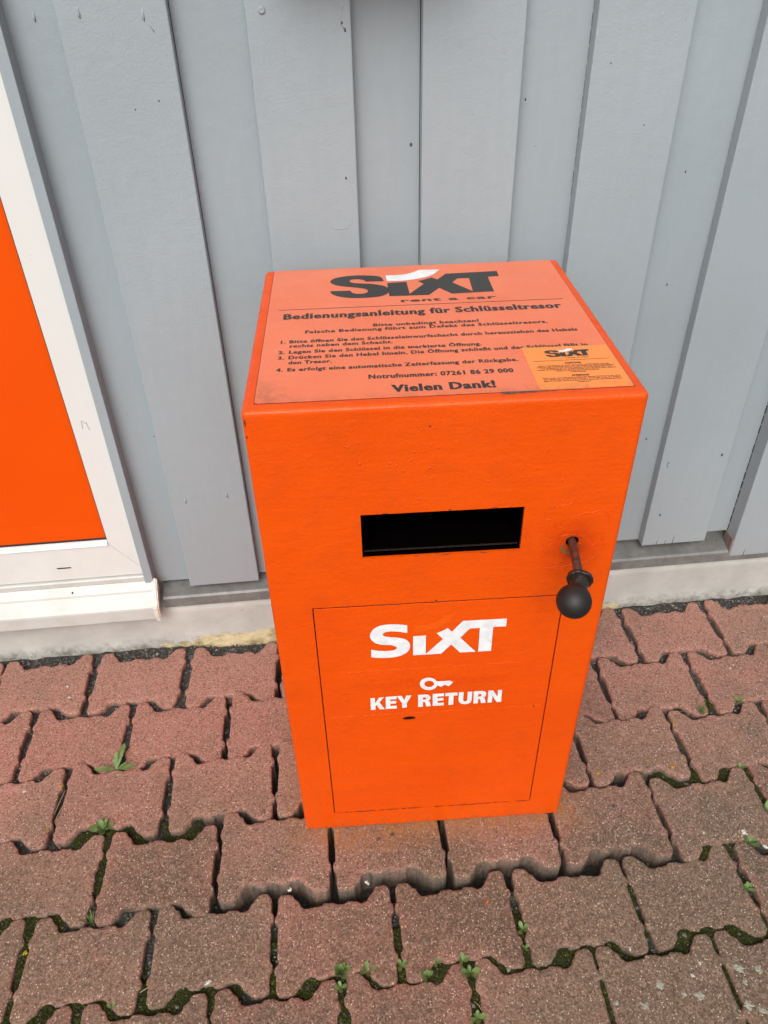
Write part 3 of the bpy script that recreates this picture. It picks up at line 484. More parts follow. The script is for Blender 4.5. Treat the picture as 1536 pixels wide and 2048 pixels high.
# ================================================================ timber wall
wall = empty('timber_wall', (0, 0, 0)); tag(wall, 'grey painted board wall above a pale plinth behind the orange cabinet', 'wall')
WZ = 2.7
def board(x0, x1, y0, y1, z0, mat, bev=.0018): return box('board', x0, x1, y0, y1, z0, WZ, mat, wall, bev, 2)
front = [(-.3974, -.2455, .1625), (-.1393, .0091, .164), (.1123, .2643, .167), (.3703, .5187, .168), (.6300, .7800, .1725)]
for x0, x1, z0 in front: board(x0, x1, 0, .0235, z0+.001, MAT['grey'])
board(.8440, .9400, -.014, .0235, .131, MAT['grey']); board(.9432, 1.095, -.012, .0235, .135, MAT['grey'])
x = 1.20
while x < 2.4: board(x, x+.15, 0, .0235, .17, MAT['grey']); x += .26
for x0, x1, z0 in [(-.486, -.375, .164), (-.268, -.118, .166), (-.012, .134, .168), (.243, .392, .170), (.497, .652, .1742), (.757, .868, .1795)]:
    box('board', x0, x1, .0238, .044, z0, WZ, MAT['grey_recess'], wall, .001)
for k in range(6): box('board', 1.075+k*.26, 1.22+k*.26, .0238, .044, .17, WZ, MAT['grey_recess'], wall, .001)
# narrow edge strip beside the window
bm = bmesh.new(); add_box(bm, -.4895, -.4713, -.0075, .0010, .187, WZ, .0012, 2); add_box(bm, -.4757, -.47135, .0008, .0232, .189, WZ); from_bm('edge_strip', bm, MAT['grey'], wall)
box('corner_block', .8402, .8437, -.012, .0225, .134, .181, MAT['wood'], wall)
box('backing', -1.9, 2.5, .046, .10, .10, WZ, MAT['plinth'], wall)
fl_ = [(.0455, .185), (.0425, .185), (.0425, .156), (-.008, .1455), (-.0115, .141), (-.0115, .1165), (-.009, .1165), (-.009, .139), (.0455, .149)]
prism('flashing', fl_, -.4605, 2.5, MAT['flash'], wall)
# plinth with uneven foot
bm = bmesh.new(); nx = 420
gr = []
for i in range(nx+1):
    x = -1.9+4.4*i/nx; col = []
    for j, z in enumerate((-.08, -.004, .002, .010, .03, .06, .09, .1155)):
        y = -.0045 + noise.noise(Vector((x*9, z*9, 0)))*.0012
        if j in (1, 2): y -= .003+noise.noise(Vector((x*30, 0, 3)))*.005
        if j == 3: y -= .001+noise.noise(Vector((x*40, 0, 6)))*.002
        col.append(bm.verts.new((x, y, z)))
    col.append(bm.verts.new((x, .0458, .1155))); gr.append(col)
for i in range(nx):
    for j in range(8): bm.faces.new((gr[i][j], gr[i+1][j], gr[i+1][j+1], gr[i][j+1]))
bmesh.ops.recalc_face_normals(bm, faces=bm.faces)
from_bm('plinth', bm, MAT['plinth'], wall, True)
# nail heads, dents and cracks in the paint
V, F, I = [], [], []
def dent(x, z, r, mi=0, y=-.0006, asp=1.5):
    b = len(V); n = 10; V.append((x, y, z))
    for i in range(n):
        a = i/n*6.283; k = r*rnd.uniform(.75, 1.2); V.append((x+math.cos(a)*k, y+.0005, z+math.sin(a)*k*asp))
    for i in range(n): F.append((b, b+1+i, b+1+(i+1) % n)); I.append(mi)
for x, z, r in [(.6465, .3996, .0026), (.7611, .4113, .0024), (.6562, .2607, .0022), (-.2784, 1.1199, .0012), (-.3145, 1.11, .001), (.2721, 1.1018, .0014), (.3993, 1.1463, .0009), (-.0088, 1.0009, .0016), (-.0001, 1.2004, .0020), (-.004, 1.209, .0014), (.4673, 1.0587, .001), (.7075, .30, .0008)]: dent(x, z, r)
for x, z, r in [(.5634, .9791, .0014), (.5718, .7843, .0015), (.0985, 1.0405, .0022), (-.405, .5383, .0010), (.597, .45, .0018), (.300, 1.03, .0006)]: dent(x, z, r, 0, .0232)
o = pyd('paint_chip', V, F, [MAT['gravel_dark']], wall); tag(o, kind='stuff')
bm = bmesh.new()
for x, z, yy in [(-.3656, 1.2288, 0), (-.2793, 1.2234, 0), (-.3675, .3949, 0), (-.4326, 1.2249, .0238), (-.2830, .402, 0), (.6465, .3930, 0)]:
    tube(bm, [(x, yy+.0006, z+.010), (x, yy-.0007, z+.004), (x, yy-.0013, z), (x+.0005, yy+.0006, z-.005)], [.0008, .0012, .0018, .0006], 8)
for pts in ([(-.2793, 0, 1.221), (-.272, 0, 1.213), (-.268, 0, 1.206)], [(-.0001, 0, 1.2), (-.006, 0, 1.208), (-.002, 0, 1.228)], [(-.04, 0, .928), (-.03, 0, .922), (-.012, 0, .923), (-.006, 0, .929)]):
    tube(bm, pts, .0007, 5)
lathe(bm, [(0, .0001), (.0, .0052), (-.0018, .0048), (-.0024, .003), (-.0016, .0014), (-.0016, .0002)], (-.1158, .0003, 1.2276), (0, 1, 0), 20)
o = from_bm('nail_head', bm, MAT['grey'], wall, True); tag(o, kind='stuff')
bm = bmesh.new()      # drying cracks at the board feet and open seams
for x, z0, z1 in [(.664, .1745, .190), (.684, .1745, .186), (.702, .1745, .198), (.876, .132, .150)]: 
    yy = -.0005 if x < .8 else -.0144
    tube(bm, [(x, yy, z0), (x+.0012, yy, z1)], [.0006, .0002], 4)
zz = .18
while zz < .6:
    tube(bm, [(.8436, .0232, zz), (.8433, .0228, zz+.02)], rnd.uniform(.0004, .0011), 4); zz += .024
zz = .95
while zz < 1.3:
    tube(bm, [(.3699, .0232, zz), (.3697, .0228, zz+.018)], rnd.uniform(.0001, .0003), 4); zz += .022
tube(bm, [(.1120, .0230, .85), (.1120, .0230, 1.4)], .0006, 4); tube(bm, [(-.2452, .0230, .3), (-.2452, .0230, 1.4)], .0006, 4)
o = from_bm('open_seam', bm, MAT['dark'], wall)

# ---- dark housing fixed on the wall above the cabinet, only its underside reaches the frame
hz = empty('wall_housing', (.02, 0, 1.335)); tag(hz, 'dark box fixed to the wall above the orange cabinet', 'wall box')
box('housing', -.13, .13, -.105, -.001, -.015, .235, MAT['housing'], hz, .008, 3)
box('cover', -.115, .115, -.111, -.1055, 0, .22, MAT['housing'], hz, .002)

# ================================================================ window with orange film
win = empty('window', (-.98, 0, .2)); tag(win, 'white plastic window with an orange filmed pane at the left edge', 'window')
def wbox(name, x0, x1, y0, y1, z0, z1, mat, parent=win, bev=.0015):
    return box(name, x0+.98, x1+.98, y0, y1, z0-.2, z1-.2, mat, parent, bev, 2)
fr = empty('frame', (0, 0, 0)); fr.parent = win
XL, XR, ZB, ZT = -1.42, -.5452, .2995, 2.15
# mitred frame pieces
def mitre(name, pts_out, pts_in):
    # quad in x,z ; front y=-.003, back y=.04, with inner bevel
    (a, b), (c, d) = pts_out, pts_in
    f4 = [a, b, d, c]; V = [(p[0]+.98, .0015, p[1]-.2) for p in f4]+[(p[0]+.98, .04, p[1]-.2) for p in f4]
    F = [(0, 1, 2, 3), (7, 6, 5, 4), (0, 4, 5, 1), (1, 5, 6, 2), (2, 6, 7, 3), (3, 7, 4, 0)]
    o = pyd(name, V, F, MAT['white'], fr); bm = bmesh.new(); bm.from_mesh(o.data); bmesh.ops.recalc_face_normals(bm, faces=bm.faces)
    bmesh.ops.bevel(bm, geom=bm.edges[:], offset=.0012, segments=2, affect='EDGES'); bm.to_mesh(o.data); bm.free()
OX, OZ = -.4762, .2100; OXL, OZT = XL-.07, ZT+.09
g = .0003
mitre('frame_bottom', ((OXL, OZ), (OX, OZ)), ((XL, ZB), (XR, ZB)))
mitre('frame_side', ((OX+g, OZ+g), (OX+g, OZT)), ((XR+g, ZB+g), (XR+g, ZT)))
mitre('frame_top', ((OX, OZT+g), (OXL, OZT+g)), ((XR, ZT+g), (XL, ZT+g)))
mitre('frame_side', ((OXL-g, OZT), (OXL-g, OZ+g)), ((XL-g, ZT), (XL-g, ZB+g)))
prism('glazing_bead', [(-.0025+.000, ZB-.2-.001), (.012, ZB-.2-.001), (.012, ZB-.2+.008), (.004, ZB-.2+.006)], XL+.98+.001, XR+.98-.001, MAT['white'], win)
wbox('pane', XL-.004, XR+.004, .0125, .020, ZB+.0065, ZT, MAT['film'], win, 0)
wbox('gasket', XR-.0022, XR+.0022, .0060, .0122, ZB+.006, ZT, MAT['gasket'], win, 0); wbox('gasket', XL, XR-.0022, .0085, .0122, ZB+.0068, ZB+.0098, MAT['gasket'], win, 0)
# small marks: fold of the film, scratches, drain slot, screw hole, pencil scribble
bm = bmesh.new(); tube(bm, [(XL+.98, .0124, .151), (-.545+.98, .0124, .1487)], .0004, 4)
tube(bm, [(-.5915+.98, .0124, .4785), (-.5898+.98, .0124, .4602)], .0003, 4); tube(bm, [(-.6834+.98, .0124, .3026), (-.6828+.98, .0124, .2862)], .0002, 4)
from_bm('film_scratch', bm, MAT['ghost'], win)
wbox('drain_slot', -.6649, -.6357,   .0005, .0016, .2426, .2448, MAT['dark'], win, 0)
bm = bmesh.new()
for seg_ in ([(-.5262, .5794), (-.5246, .5966), (-.5215, .594), (-.5175, .589)], [(-.5167, .5935), (-.5150, .5770), (-.5128, .5755)]):
    tube(bm, [(a+.98, .0012, b-.2) for a, b in seg_], .0006, 4)
from_bm('pencil_mark', bm, MAT['pencil'], win)
# sill
sp_ = [(.04, .2085), (-.0035, .2085), (-.0060, .2065), (-.0060, .196), (-.0045, .1935), (-.018, .1785), (-.0200, .1740), (-.0385, .1515), (-.0415, .1480), (-.0425, .1440), (-.0425, .1150), (-.0395, .1150), (-.0395, .1425), (-.006, .172), (.04, .172)]
sill = prism('sill', [(y, z-.2) for y, z in sp_], OXL+.98-.02, -.4768+.98, MAT['sill'], win)
cp = [(.0, .199), (-.008, .1965), (-.022, .1800), (-.0405, .1560), (-.0455, .1500), (-.0465, .1440), (-.0465, .1120), (-.0435, .1085), (-.0385, .1095), (-.0365, .1180), (-.034, .138), (-.004, .165), (.0, .170)]
ec = prism('end_cap', [(y, z-.2) for y, z in cp], -.4762+.98, -.4640+.98, MAT['cap'], sill)
bm = bmesh.new(); bm.from_mesh(ec.data); bmesh.ops.bevel(bm, geom=bm.edges[:], offset=.0026, segments=3, affect='EDGES'); bm.to_mesh(ec.data); bm.free()
bm = bmesh.new(); lathe(bm, [(0, .0001), (0, .0022), (-.0004, .0022), (-.0004, .0001)], (-.6452+.98, -.0130, .1840-.2), (0, .74, -.67), 12); from_bm('screw_hole', bm, MAT['dark'], win)

# ================================================================ expanding foam squeezed out at the plinth foot
def foam(pts, label):
    bm = bmesh.new(); n = 90; L = []
    for i in range(n+1):
        t = i/n; x = pts[0][0]+(pts[-1][0]-pts[0][0])*t
        for a, b in zip(pts, pts[1:]):
            if a[0] <= x <= b[0]+1e-9: s = (x-a[0])/(b[0]-a[0]); w = a[1]+(b[1]-a[1])*s; hh = a[2]+(b[2]-a[2])*s
        L.append((x, w, hh))
    rings = []
    for x, w, hh in L:
        r = []
        for k in range(13):
            a = math.pi*k/12; y = -.003-math.sin(a)*w*.6-(1-math.cos(a))*0; 
            y = -.002-w*math.sin(a*.5)**1.0 if True else y; z = -.03+(hh+.03)*math.cos(a*.5)**.7 if k < 12 else -.03
            d = noise.noise(Vector((x*45, k*.5, 0)))*.004+noise.noise(Vector((x*140, k*1.3, 4)))*.0022
            r.append(bm.verts.new((x, y-d, z+d*.8)))
        rings.append(r)
    for i in range(n):
        for k in range(12): bm.faces.new((rings[i][k], rings[i][k+1], rings[i+1][k+1], rings[i+1][k]))
    bmesh.ops.recalc_face_normals(bm, faces=bm.faces)
    o = from_bm('expanding_foam', bm, MAT['foam'], None, True); tag(o, label, 'foam', 'foam lumps at the wall foot'); return o
foam([(-.52, .001, -.01), (-.49, .006, .004), (-.42, .010, .004), (-.38, .018, .012), (-.30, .024, .009), (-.24, .022, .017), (-.15, .016, .012), (-.10, .004, 0)], 'long yellowish foam lump at the plinth foot left of the orange cabinet')
foam([(.50, .012, .004), (.555, .014, .004), (.60, .010, .001), (.625, .002, -.008)], 'short dirty cream foam lump at the plinth foot right of the orange cabinet')

# ================================================================ orange key return cabinet
S_ = (CAM.z-.0145)/CAM.z
cab = empty('key_return_cabinet'); X0 = Vector((-.16423, -.51277, 0)); tag(cab, 'tall bright orange steel key return cabinet standing against the grey wall', 'key drop box')
loc = CAM+(X0-CAM)*S_; cab.location = loc; cab.rotation_euler = (0, 0, -.040236); cab.scale = (S_, S_, S_)
CW, CD, CH = .46733, .4559, H_TOP
def evalmesh(o):
    dg = bpy.context.evaluated_depsgraph_get(); dg.update(); return bpy.data.meshes.new_from_object(o.evaluated_get(dg))
def cut(o, cutters):
    for c in cutters:
        md = o.modifiers.new('b', 'BOOLEAN'); md.operation = 'DIFFERENCE'; md.object = c; md.solver = 'EXACT'
    bpy.context.view_layer.update()
    me = evalmesh(o); old = o.data; o.modifiers.clear(); o.data = me; bpy.data.meshes.remove(old)
    for c in cutters: d = c.data; bpy.data.objects.remove(c); bpy.data.meshes.remove(d)
def tmpbox(*a): return box('tmp', *a, None)
def tmpcyl(x, z, rx, rz, y0, y1, n=28):
    v = [(x+math.cos(i/n*6.28319)*rx, y, z+math.sin(i/n*6.28319)*rz) for y in (y0, y1) for i in range(n)]
    f = [(i, (i+1) % n, n+(i+1) % n, n+i) for i in range(n)]+[tuple(range(n-1, -1, -1)), tuple(range(n, 2*n))]
    o = pyd('tmp', v, f); bm = bmesh.new(); bm.from_mesh(o.data); bmesh.ops.recalc_face_normals(bm, faces=bm.faces); bm.to_mesh(o.data); bm.free(); return o
body = box('body', 0, CW, 0, CD, 0, CH, MAT['orange'], None, .0065, 4)
SX0, SX1, SZ0, SZ1 = .1285, .3392, .6498, .7226
DX0, DX1, DZ0, DZ1 = .0548, .4103, .0500, .5636
cut(body, [tmpbox(SX0, SX1, -.05, .16, SZ0, SZ1), tmpbox(DX0, DX1, -.05, .0065, DZ0, DZ1), tmpcyl(.4085, .6603, .0090, .0086, -.05, .06)])
for v in body.data.vertices:                         # the old cabinet stands a few millimetres wider at the top
    v.co.x += (.0052 if v.co.x > CW/2 else -.0028)*v.co.z/CH if abs(v.co.x-CW/2) > CW*.45 else 0
body.parent = cab
# slot throat and drawer lip
def inner(name, x0, x1, y0, y1, z0, z1, mat):      # five-sided liner open to the front
    V = [(x, y, z) for x in (x0, x1) for y in (y0, y1) for z in (z0, z1)]
    F = [(0, 1, 3, 2), (4, 6, 7, 5), (2, 3, 7, 6), (0, 2, 6, 4), (1, 5, 7, 3)]
    return pyd(name, V, F, mat, cab)
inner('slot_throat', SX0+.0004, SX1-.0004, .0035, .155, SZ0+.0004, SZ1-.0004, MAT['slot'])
bm = bmesh.new(); add_box(bm, SX0+.001, SX1-.001, .012, .15, SZ0+.001, SZ0+.0040, .0006); from_bm('drawer', bm, MAT['slot'], cab)
box('drawer_lip', SX0+.002, SX1-.002, .0085, .0105, SZ0+.0045, SZ0+.0060, MAT['collar'], cab)
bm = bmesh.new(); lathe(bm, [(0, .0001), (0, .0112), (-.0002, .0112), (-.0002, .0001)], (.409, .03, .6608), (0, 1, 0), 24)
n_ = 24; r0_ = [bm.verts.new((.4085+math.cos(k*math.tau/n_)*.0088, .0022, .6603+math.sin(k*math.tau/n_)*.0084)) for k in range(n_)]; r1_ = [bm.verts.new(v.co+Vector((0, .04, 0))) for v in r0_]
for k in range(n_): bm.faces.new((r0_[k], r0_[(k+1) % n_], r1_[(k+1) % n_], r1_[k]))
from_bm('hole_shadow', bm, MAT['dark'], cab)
# door
door = box('door', DX0+.0016, DX1-.0016, .0002, .0022, DZ0+.0020, DZ1-.0028, MAT['orange_door'], None, .0005, 2)
cut(door, [tmpcyl(.1905, .3077, .0107, .0050, -.01, .02)]); door.parent = cab
box('door_seam', DX0+.0003, DX1-.0003,   .0026, .0062, DZ0+.0003, DZ1-.0003, MAT['dark'], cab)  # dark plate added behind the door, stands in for shade in the gap
# flaked paint along the door gap
V, F, I = [], [], []
def flake(x, z, rx, rz, y=-.0004):
    b = len(V); n = 9; V.append((x, y, z))
    for i in range(n):
        a = i/n*6.283; V.append((x+math.cos(a)*rx*rnd.uniform(.6, 1.2), y+.0003, z+math.sin(a)*rz*rnd.uniform(.5, 1.3)))
    for i in range(n): F.append((b, b+1+i, b+1+(i+1) % n)); I.append(0)
for k in range(34):
    x = DX0+(DX1-DX0)*rnd.random()**.6
    if .385 < x: continue
    flake(x, DZ1-.0008+rnd.uniform(-.0006, .0005), rnd.uniform(.001, .005), rnd.uniform(.0005, .0010))
for k in range(55): flake(DX0+.02+(DX1-DX0-.03)*rnd.random()**.9, DZ0+.0008+rnd.uniform(-.0006, .0007), rnd.uniform(.001, .007), rnd.uniform(.0005, .0011))
for x, z, a, b_ in [(.2285, .5655, .0022, .0016), (.3905, .3195, .0016, .0022), (.0010, .865, .001, .006), (.0006, .846, .001, .002), (.243, .7242, .0022, .0014), (.16, .7232, .004, .0007), (.30, .7236, .006, .0006), (.0305, .052, .001, .001), (.28, .04, .0012, .0008), (.46, .06, .001, .001), (.215, .849, .002, .0011), (.29, .6492, .006, .0006), (.235, .6492, .012, .0007), (.20, .6495, .004, .0005)]: flake(x, z, a, b_)
o = pyd('paint_chip', V, F, [MAT['edge']], cab); tag(o, kind='stuff')
# ridges of old paint
bm = bmesh.new()
def ridge(pts, r=.0006, y=.0):
    P = []
    for (a, b), (c, d) in zip(pts, pts[1:]):
        k = max(1, int(math.hypot(c-a, d-b)/.003))
        for j in range(k): P.append((a+(c-a)*j/k+rnd.uniform(-1, 1)*.0005, y, b+(d-b)*j/k+rnd.uniform(-1, 1)*.0005))
    P.append((pts[-1][0], y, pts[-1][1])); tube(bm, P, [r*rnd.uniform(.35, 1.2) for _ in P], 6)
PEEL = [(0.3623, 0.6846), (0.366, 0.6909), (0.3705, 0.7003), (0.3798, 0.6977), (0.3834, 0.6854), (0.3916, 0.685), (0.394, 0.6933), (0.3981, 0.7022), (0.4124, 0.7039), (0.4195, 0.7079), (0.4283, 0.706), (0.4362, 0.71), (0.444, 0.7095), (0.4494, 0.7025), (0.4524, 0.697), (0.4531, 0.6872), (0.4502, 0.6753), (0.4484, 0.6643), (0.4518, 0.6483)]
ridge(PEEL, .0007); ridge([(.3892, .6656), (.3926, .6699), (.3993, .6722), (.4124, .6715), (.4194, .6652)], .0008); ridge([(.375, .615), (.3831, .6149), (.3919, .6164), (.4026, .617), (.4132, .618), (.4300, .622), (.4420, .6300)], .0009)
ridge([(.36, .632), (.372, .640), (.368, .650)], .0005); ridge([(.378, .7200), (.392, .7215), (.402, .7245)], .0006)
ridge([(.3953, .6579), (.3969, .6487), (.403, .6426), (.4085, .6411)], .0007)
for k in range(16): a, b = rnd.uniform(.365, .448), rnd.uniform(.612, .655); ridge([(a, b), (a+rnd.uniform(.004, .012), b+rnd.uniform(-.001, .005))], rnd.uniform(.0003, .0006))
for k in range(9): a, b = rnd.uniform(.01, .10), rnd.uniform(.80, .86); ridge([(a, b), (a+rnd.uniform(.004, .014), b+rnd.uniform(-.002, .003))], rnd.uniform(.0003, .0005))
from_bm('paint_ridge', bm, MAT['orange'], cab, True)['kind'] = 'stuff'
bm = bmesh.new(); ridge([(.085, .4260), (.362, .4265)], .0006, .0004); ridge([(.058, .3215), (.404, .3205)], .0006, .0004); ridge([(.0995, .4105), (.125, .4200), (.150, .4150)], .0005, .0004); ridge([(.362, .4265), (.362, .36)], .0003, .0004)
for k in range(14): a, b = rnd.uniform(.07, .36), rnd.choice((rnd.uniform(.425, .45), rnd.uniform(.525, .555))); ridge([(a, b), (a+rnd.uniform(.01, .04), b+rnd.uniform(-.003, .003))], rnd.uniform(.00025, .0005), .0004)
from_bm('paint_ridge', bm, MAT['orange_door'], door, True)['kind'] = 'stuff'

# ---- lettering
def smooth_poly(pts, it=2, ang=42):
    P = [Vector(p) for p in pts]
    for _ in range(it):
        n = len(P); keep = []
        for i in range(n):
            a, b = (P[i]-P[i-1]), (P[(i+1) % n]-P[i]); keep.append(math.degrees(a.angle(b, 0)) > ang)
        Q = []
        for i in range(n):
            j = (i+1) % n
            Q.append(P[i] if keep[i] else P[i].copy())
            p0 = P[i] if keep[i] else P[i-1]; p3 = P[j] if keep[j] else P[(j+1) % n]
            mid = (P[i]+P[j])*.5 if (keep[i] and keep[j]) else (-p0+9*P[i]+9*P[j]-p3)/16 if not (keep[i] or keep[j]) else (P[i]+P[j])*.5
            Q.append(mid)
        P = Q
    return P
def polys(name, loops_list, mat, parent, plane, off):
    V, F = [], []
    for loops in loops_list:
        b = len(V); flat = [Vector((p[0], p[1], 0)) for lp in loops for p in lp]
        tri = tessellate_polygon([[Vector((p[0], p[1], 0)) for p in lp] for lp in loops])
        for p in flat: V.append((p.x, -off, p.y) if plane == 'front' else (p.x, p.y, off))
        for t in tri:
            a, c, d = flat[t[0]], flat[t[1]], flat[t[2]]
            cr = (c-a).cross(d-a).z; t = t if cr > 0 else (t[0], t[2], t[1])
            F.append(tuple(b+i for i in t))
    return pyd(name, V, F, mat, parent)
def text(name, s, x0, x1, base, cap, mat, parent, plane, off, bold=.03, res=2):
    cu = bpy.data.curves.new('txt', 'FONT'); cu.body = s; cu.size = 1; cu.offset = bold; cu.resolution_u = res; cu.space_character = 1.10
    o = bpy.data.objects.new('txt', cu); COL.objects.link(o); bpy.context.view_layer.update()
    me = bpy.data.meshes.new_from_object(o.evaluated_get(bpy.context.evaluated_depsgraph_get())); bpy.data.objects.remove(o); bpy.data.curves.remove(cu)
    c = np.zeros(len(me.vertices)*3); me.vertices.foreach_get('co', c); c = c.reshape(-1, 3)
    sx = (x1-x0)/(c[:, 0].max()-c[:, 0].min()); sy = cap/(.729+2*bold); u = x0+(c[:, 0]-c[:, 0].min())*sx; v = base+(c[:, 1]+bold)*sy
    n = np.stack([u, np.full_like(u, -off), v], 1) if plane == 'front' else np.stack([u, v, np.full_like(u, off)], 1)
    me.vertices.foreach_set('co', n.ravel()); me.update()
    if plane == 'top':                              # heavier uprights, as in the extended black face
        bm = bmesh.new(); bm.from_mesh(me); base = bm.verts[:]+bm.edges[:]+bm.faces[:]
        for k, du in enumerate((-cap*.032, cap*.032)):
            r = bmesh.ops.duplicate(bm, geom=base)
            for e in r['geom']:
                if isinstance(e, bmesh.types.BMVert): e.co.x += du; e.co.z += .00004*(k+1)
        bm.to_mesh(me); bm.free()
    return link(name, me, mat, parent)
# front: overpainted old lettering, white logo, key sign, words
polys('overpainted_swoosh', [[smooth_poly(FW, 2)]], MAT['ghost'], door, 'front', .0006)
text('overpainted_lettering', 'Schlüsseltresor', .125, .345, .384, .022, MAT['ghost2'], door, 'front', .00035, .03)
polys('logo_letters', [[smooth_poly(FS, 2)], [[Vector(p) for p in FX]]], MAT['vinyl'], door, 'front', .0009)
polys('key_symbol', [[[Vector(p) for p in KO], [Vector(p) for p in KI]], [[Vector(p) for p in KB]]], MAT['vinyl'], door, 'front', .0009)
bpy.data.objects['key_symbol'].data.polygons.foreach_set('use_smooth', [False]*len(bpy.data.objects['key_symbol'].data.polygons))
for lp in KEYRET: polys('lettering', [[[Vector(p) for p in l_] for l_ in lp]], MAT['vinyl'], door, 'front', .0009)
# top: instruction sticker
def rounded(x0, x1, y0, y1, r, n=5):
    P = []
    for cx, cy, a0 in ((x1-r, y0+r, -90), (x1-r, y1-r, 0), (x0+r, y1-r, 90), (x0+r, y0+r, 180)):
        for i in range(n+1): a = R(a0+90*i/n); P.append((cx+math.cos(a)*r, cy+math.sin(a)*r))
    return P
def slab(name, quad, z0, z1, mat, parent):
    n = len(quad); V = [(x, y, z) for z in (z0, z1) for x, y in quad]; F = [(i, (i+1) % n, n+(i+1) % n, n+i) for i in range(n)]+[tuple(range(n, 2*n))]
    return pyd(name, V, F, mat, parent)
slab('sticker_edge', rounded(.0112, .4598, .0165, .4512, .003), CH-.0002, CH+.0003, MAT['edge'], cab)
stk = slab('instruction_sticker', rounded(.0120, .4590, .0175, .4504, .003), CH, CH+.0008, MAT['sticker'], cab)
Z1 = CH+.0011
def tt(s, a, b, base, cap, bold=.014, z=Z1, par=None, nm='lettering'): return text(nm, s, a, b, base, cap, MAT['ink'], par or stk, 'top', z, bold)
polys('logo_letters', [[smooth_poly(TS, 2)], [[Vector(p) for p in TX], [Vector(p) for p in TH]]], MAT['ink'], stk, 'top', Z1)
polys('logo_swoosh', [[smooth_poly(TW, 2)]], MAT['vinyl'], stk, 'top', Z1+.0002)
tt('rent a car', .2052, .3448, .3000, .0115, .02)
slab('rule', [(.0272, .2888), (.4400, .2870), (.4400, .2880), (.0272, .2898)], Z1-.0004, Z1, MAT['ink'], stk)
tt('Bedienungsanleitung für Schlüsseltresor', .0355, .4310, .2545, .0205, .02)
tt('Bitte unbedingt beachten!', .1603, .3062, .2185, .0098, .014); tt('Falsche Bedienung führt zum Defekt des Schlüsseltresors.', .0672, .3992, .2052, .0100, .014)
tt('1.', .0355, .0415, .1760, .0098, .014); tt('Bitte öffnen Sie den Schlüsseleinwurfschacht durch herausziehen des Hebels', .0470, .4328, .1760, .0100, .014)
tt('rechts neben dem Schacht.', .0478, .1829, .1625, .0098, .014)
tt('2.', .0340, .0415, .1445, .0098, .014); tt('Legen Sie den Schlüssel in die markierte Öffnung.', .0475, .2980, .1445, .0100, .014)
tt('3.', .0340, .0415, .1285, .0098, .014); tt('Drücken Sie den Hebel hinein. Die Öffnung schließt und der Schlüssel fällt in', .0475, .4340, .1285, .0100, .014)
tt('den Tresor.', .0478, .1027, .1140, .0098, .014)
tt('4.', .0335, .0415, .0950, .0098, .014); tt('Es erfolgt eine automatische Zeiterfassung der Rückgabe.', .0475, .3362, .0945, .0100, .014)
tt('Notrufnummer: 07261 86 29 000', .1474, .3248, .0650, .0118)
tt('Vielen Dank!', .1735, .2967, .0290, .0190, .025)
st2 = slab('warning_sticker', [(.3462, .0185), (.4575, .0178), (.4570, .1290), (.3466, .1300)], CH+.0006, CH+.0013, MAT['sticker2'], cab)
Z2 = CH+.0016
def mp(pts): return [Vector((.3733+(p[0]-.1021)*.2177, .1003+(p[1]-.3245)*.205)) for p in pts]
polys('logo_letters', [[smooth_poly(mp(TS), 1)], [mp(TX), mp(TH)]], MAT['ink'], st2, 'top', Z2); polys('logo_swoosh', [[mp(TW)]], MAT['vinyl'], st2, 'top', Z2+.0002)
def t2(s, a, b, base, cap, bold=.01): return text('lettering', s, a, b, base, cap, MAT['ink'], st2, 'top', Z2, bold, 1)
t2('rent a car', .3961, .4253, .0950, .0030); slab('rule', [(.3539, .0900), (.4504, .0900), (.4504, .0904), (.3539, .0904)], Z2-.0004, Z2, MAT['ink'], st2)
t2('ACHTUNG!', .3916, .4117, .0800, .0044, .02)
t2('Bitte vergewissern Sie sich, dass nach vollständigem Zurück-', .3577, .4462, .0752, .0026)
t2('schieben der Schublade (bis zum Anschlag) der Fahrzeugschlüssel', .3539, .4503, .0716, .0026)
t2('auch wirklich in den Tresor gefallen ist. Dazu ziehen Sie bitte', .3580, .4470, .0680, .0026)
t2('erneut die Schublade zur Sichtkontrolle und schieben diese danach', .3539, .4507, .0644, .0026)
t2('wieder in die geschlossene Position!', .3758, .4288, .0606, .0026); t2('Vielen Dank!', .3933, .4117, .0568, .0026)
t2('ATTENTION!', .3918, .4129, .0468, .0044, .02)
t2('Please make sure that after pushing the drawer back key in the chute', .3556, .4502, .0428, .0026)
t2('the vehicle key has fallen into the safe. To do this, open the drawer', .3560, .4490, .0392, .0026)
t2('again to visually check and then slide it back into the closed position.', .3550, .4504, .0354, .0026); t2('Thank you!', .3953, .4109, .0314, .0026)
# grime along the front edge of the sticker
V, F, I = [], [], []
for k in range(70):
    x = .300+abs(rnd.gauss(0, .030)); y = .0160+rnd.uniform(-.0035, .0030)*math.exp(-(x-.30)*14); r = rnd.uniform(.0006, .0026); b = len(V)
    V.append((x, y, CH+.0009))
    for i in range(7): a = i/7*6.283; V.append((x+math.cos(a)*r*2.2*rnd.uniform(.6, 1.2), y+math.sin(a)*r*.5*rnd.uniform(.5, 1.2), CH+.0004))
    for i in range(7): F.append((b, b+1+i, b+1+(i+1) % 7))
o = pyd('edge_grime', V, F, [MAT['oil_spot']], cab); tag(o, kind='stuff')

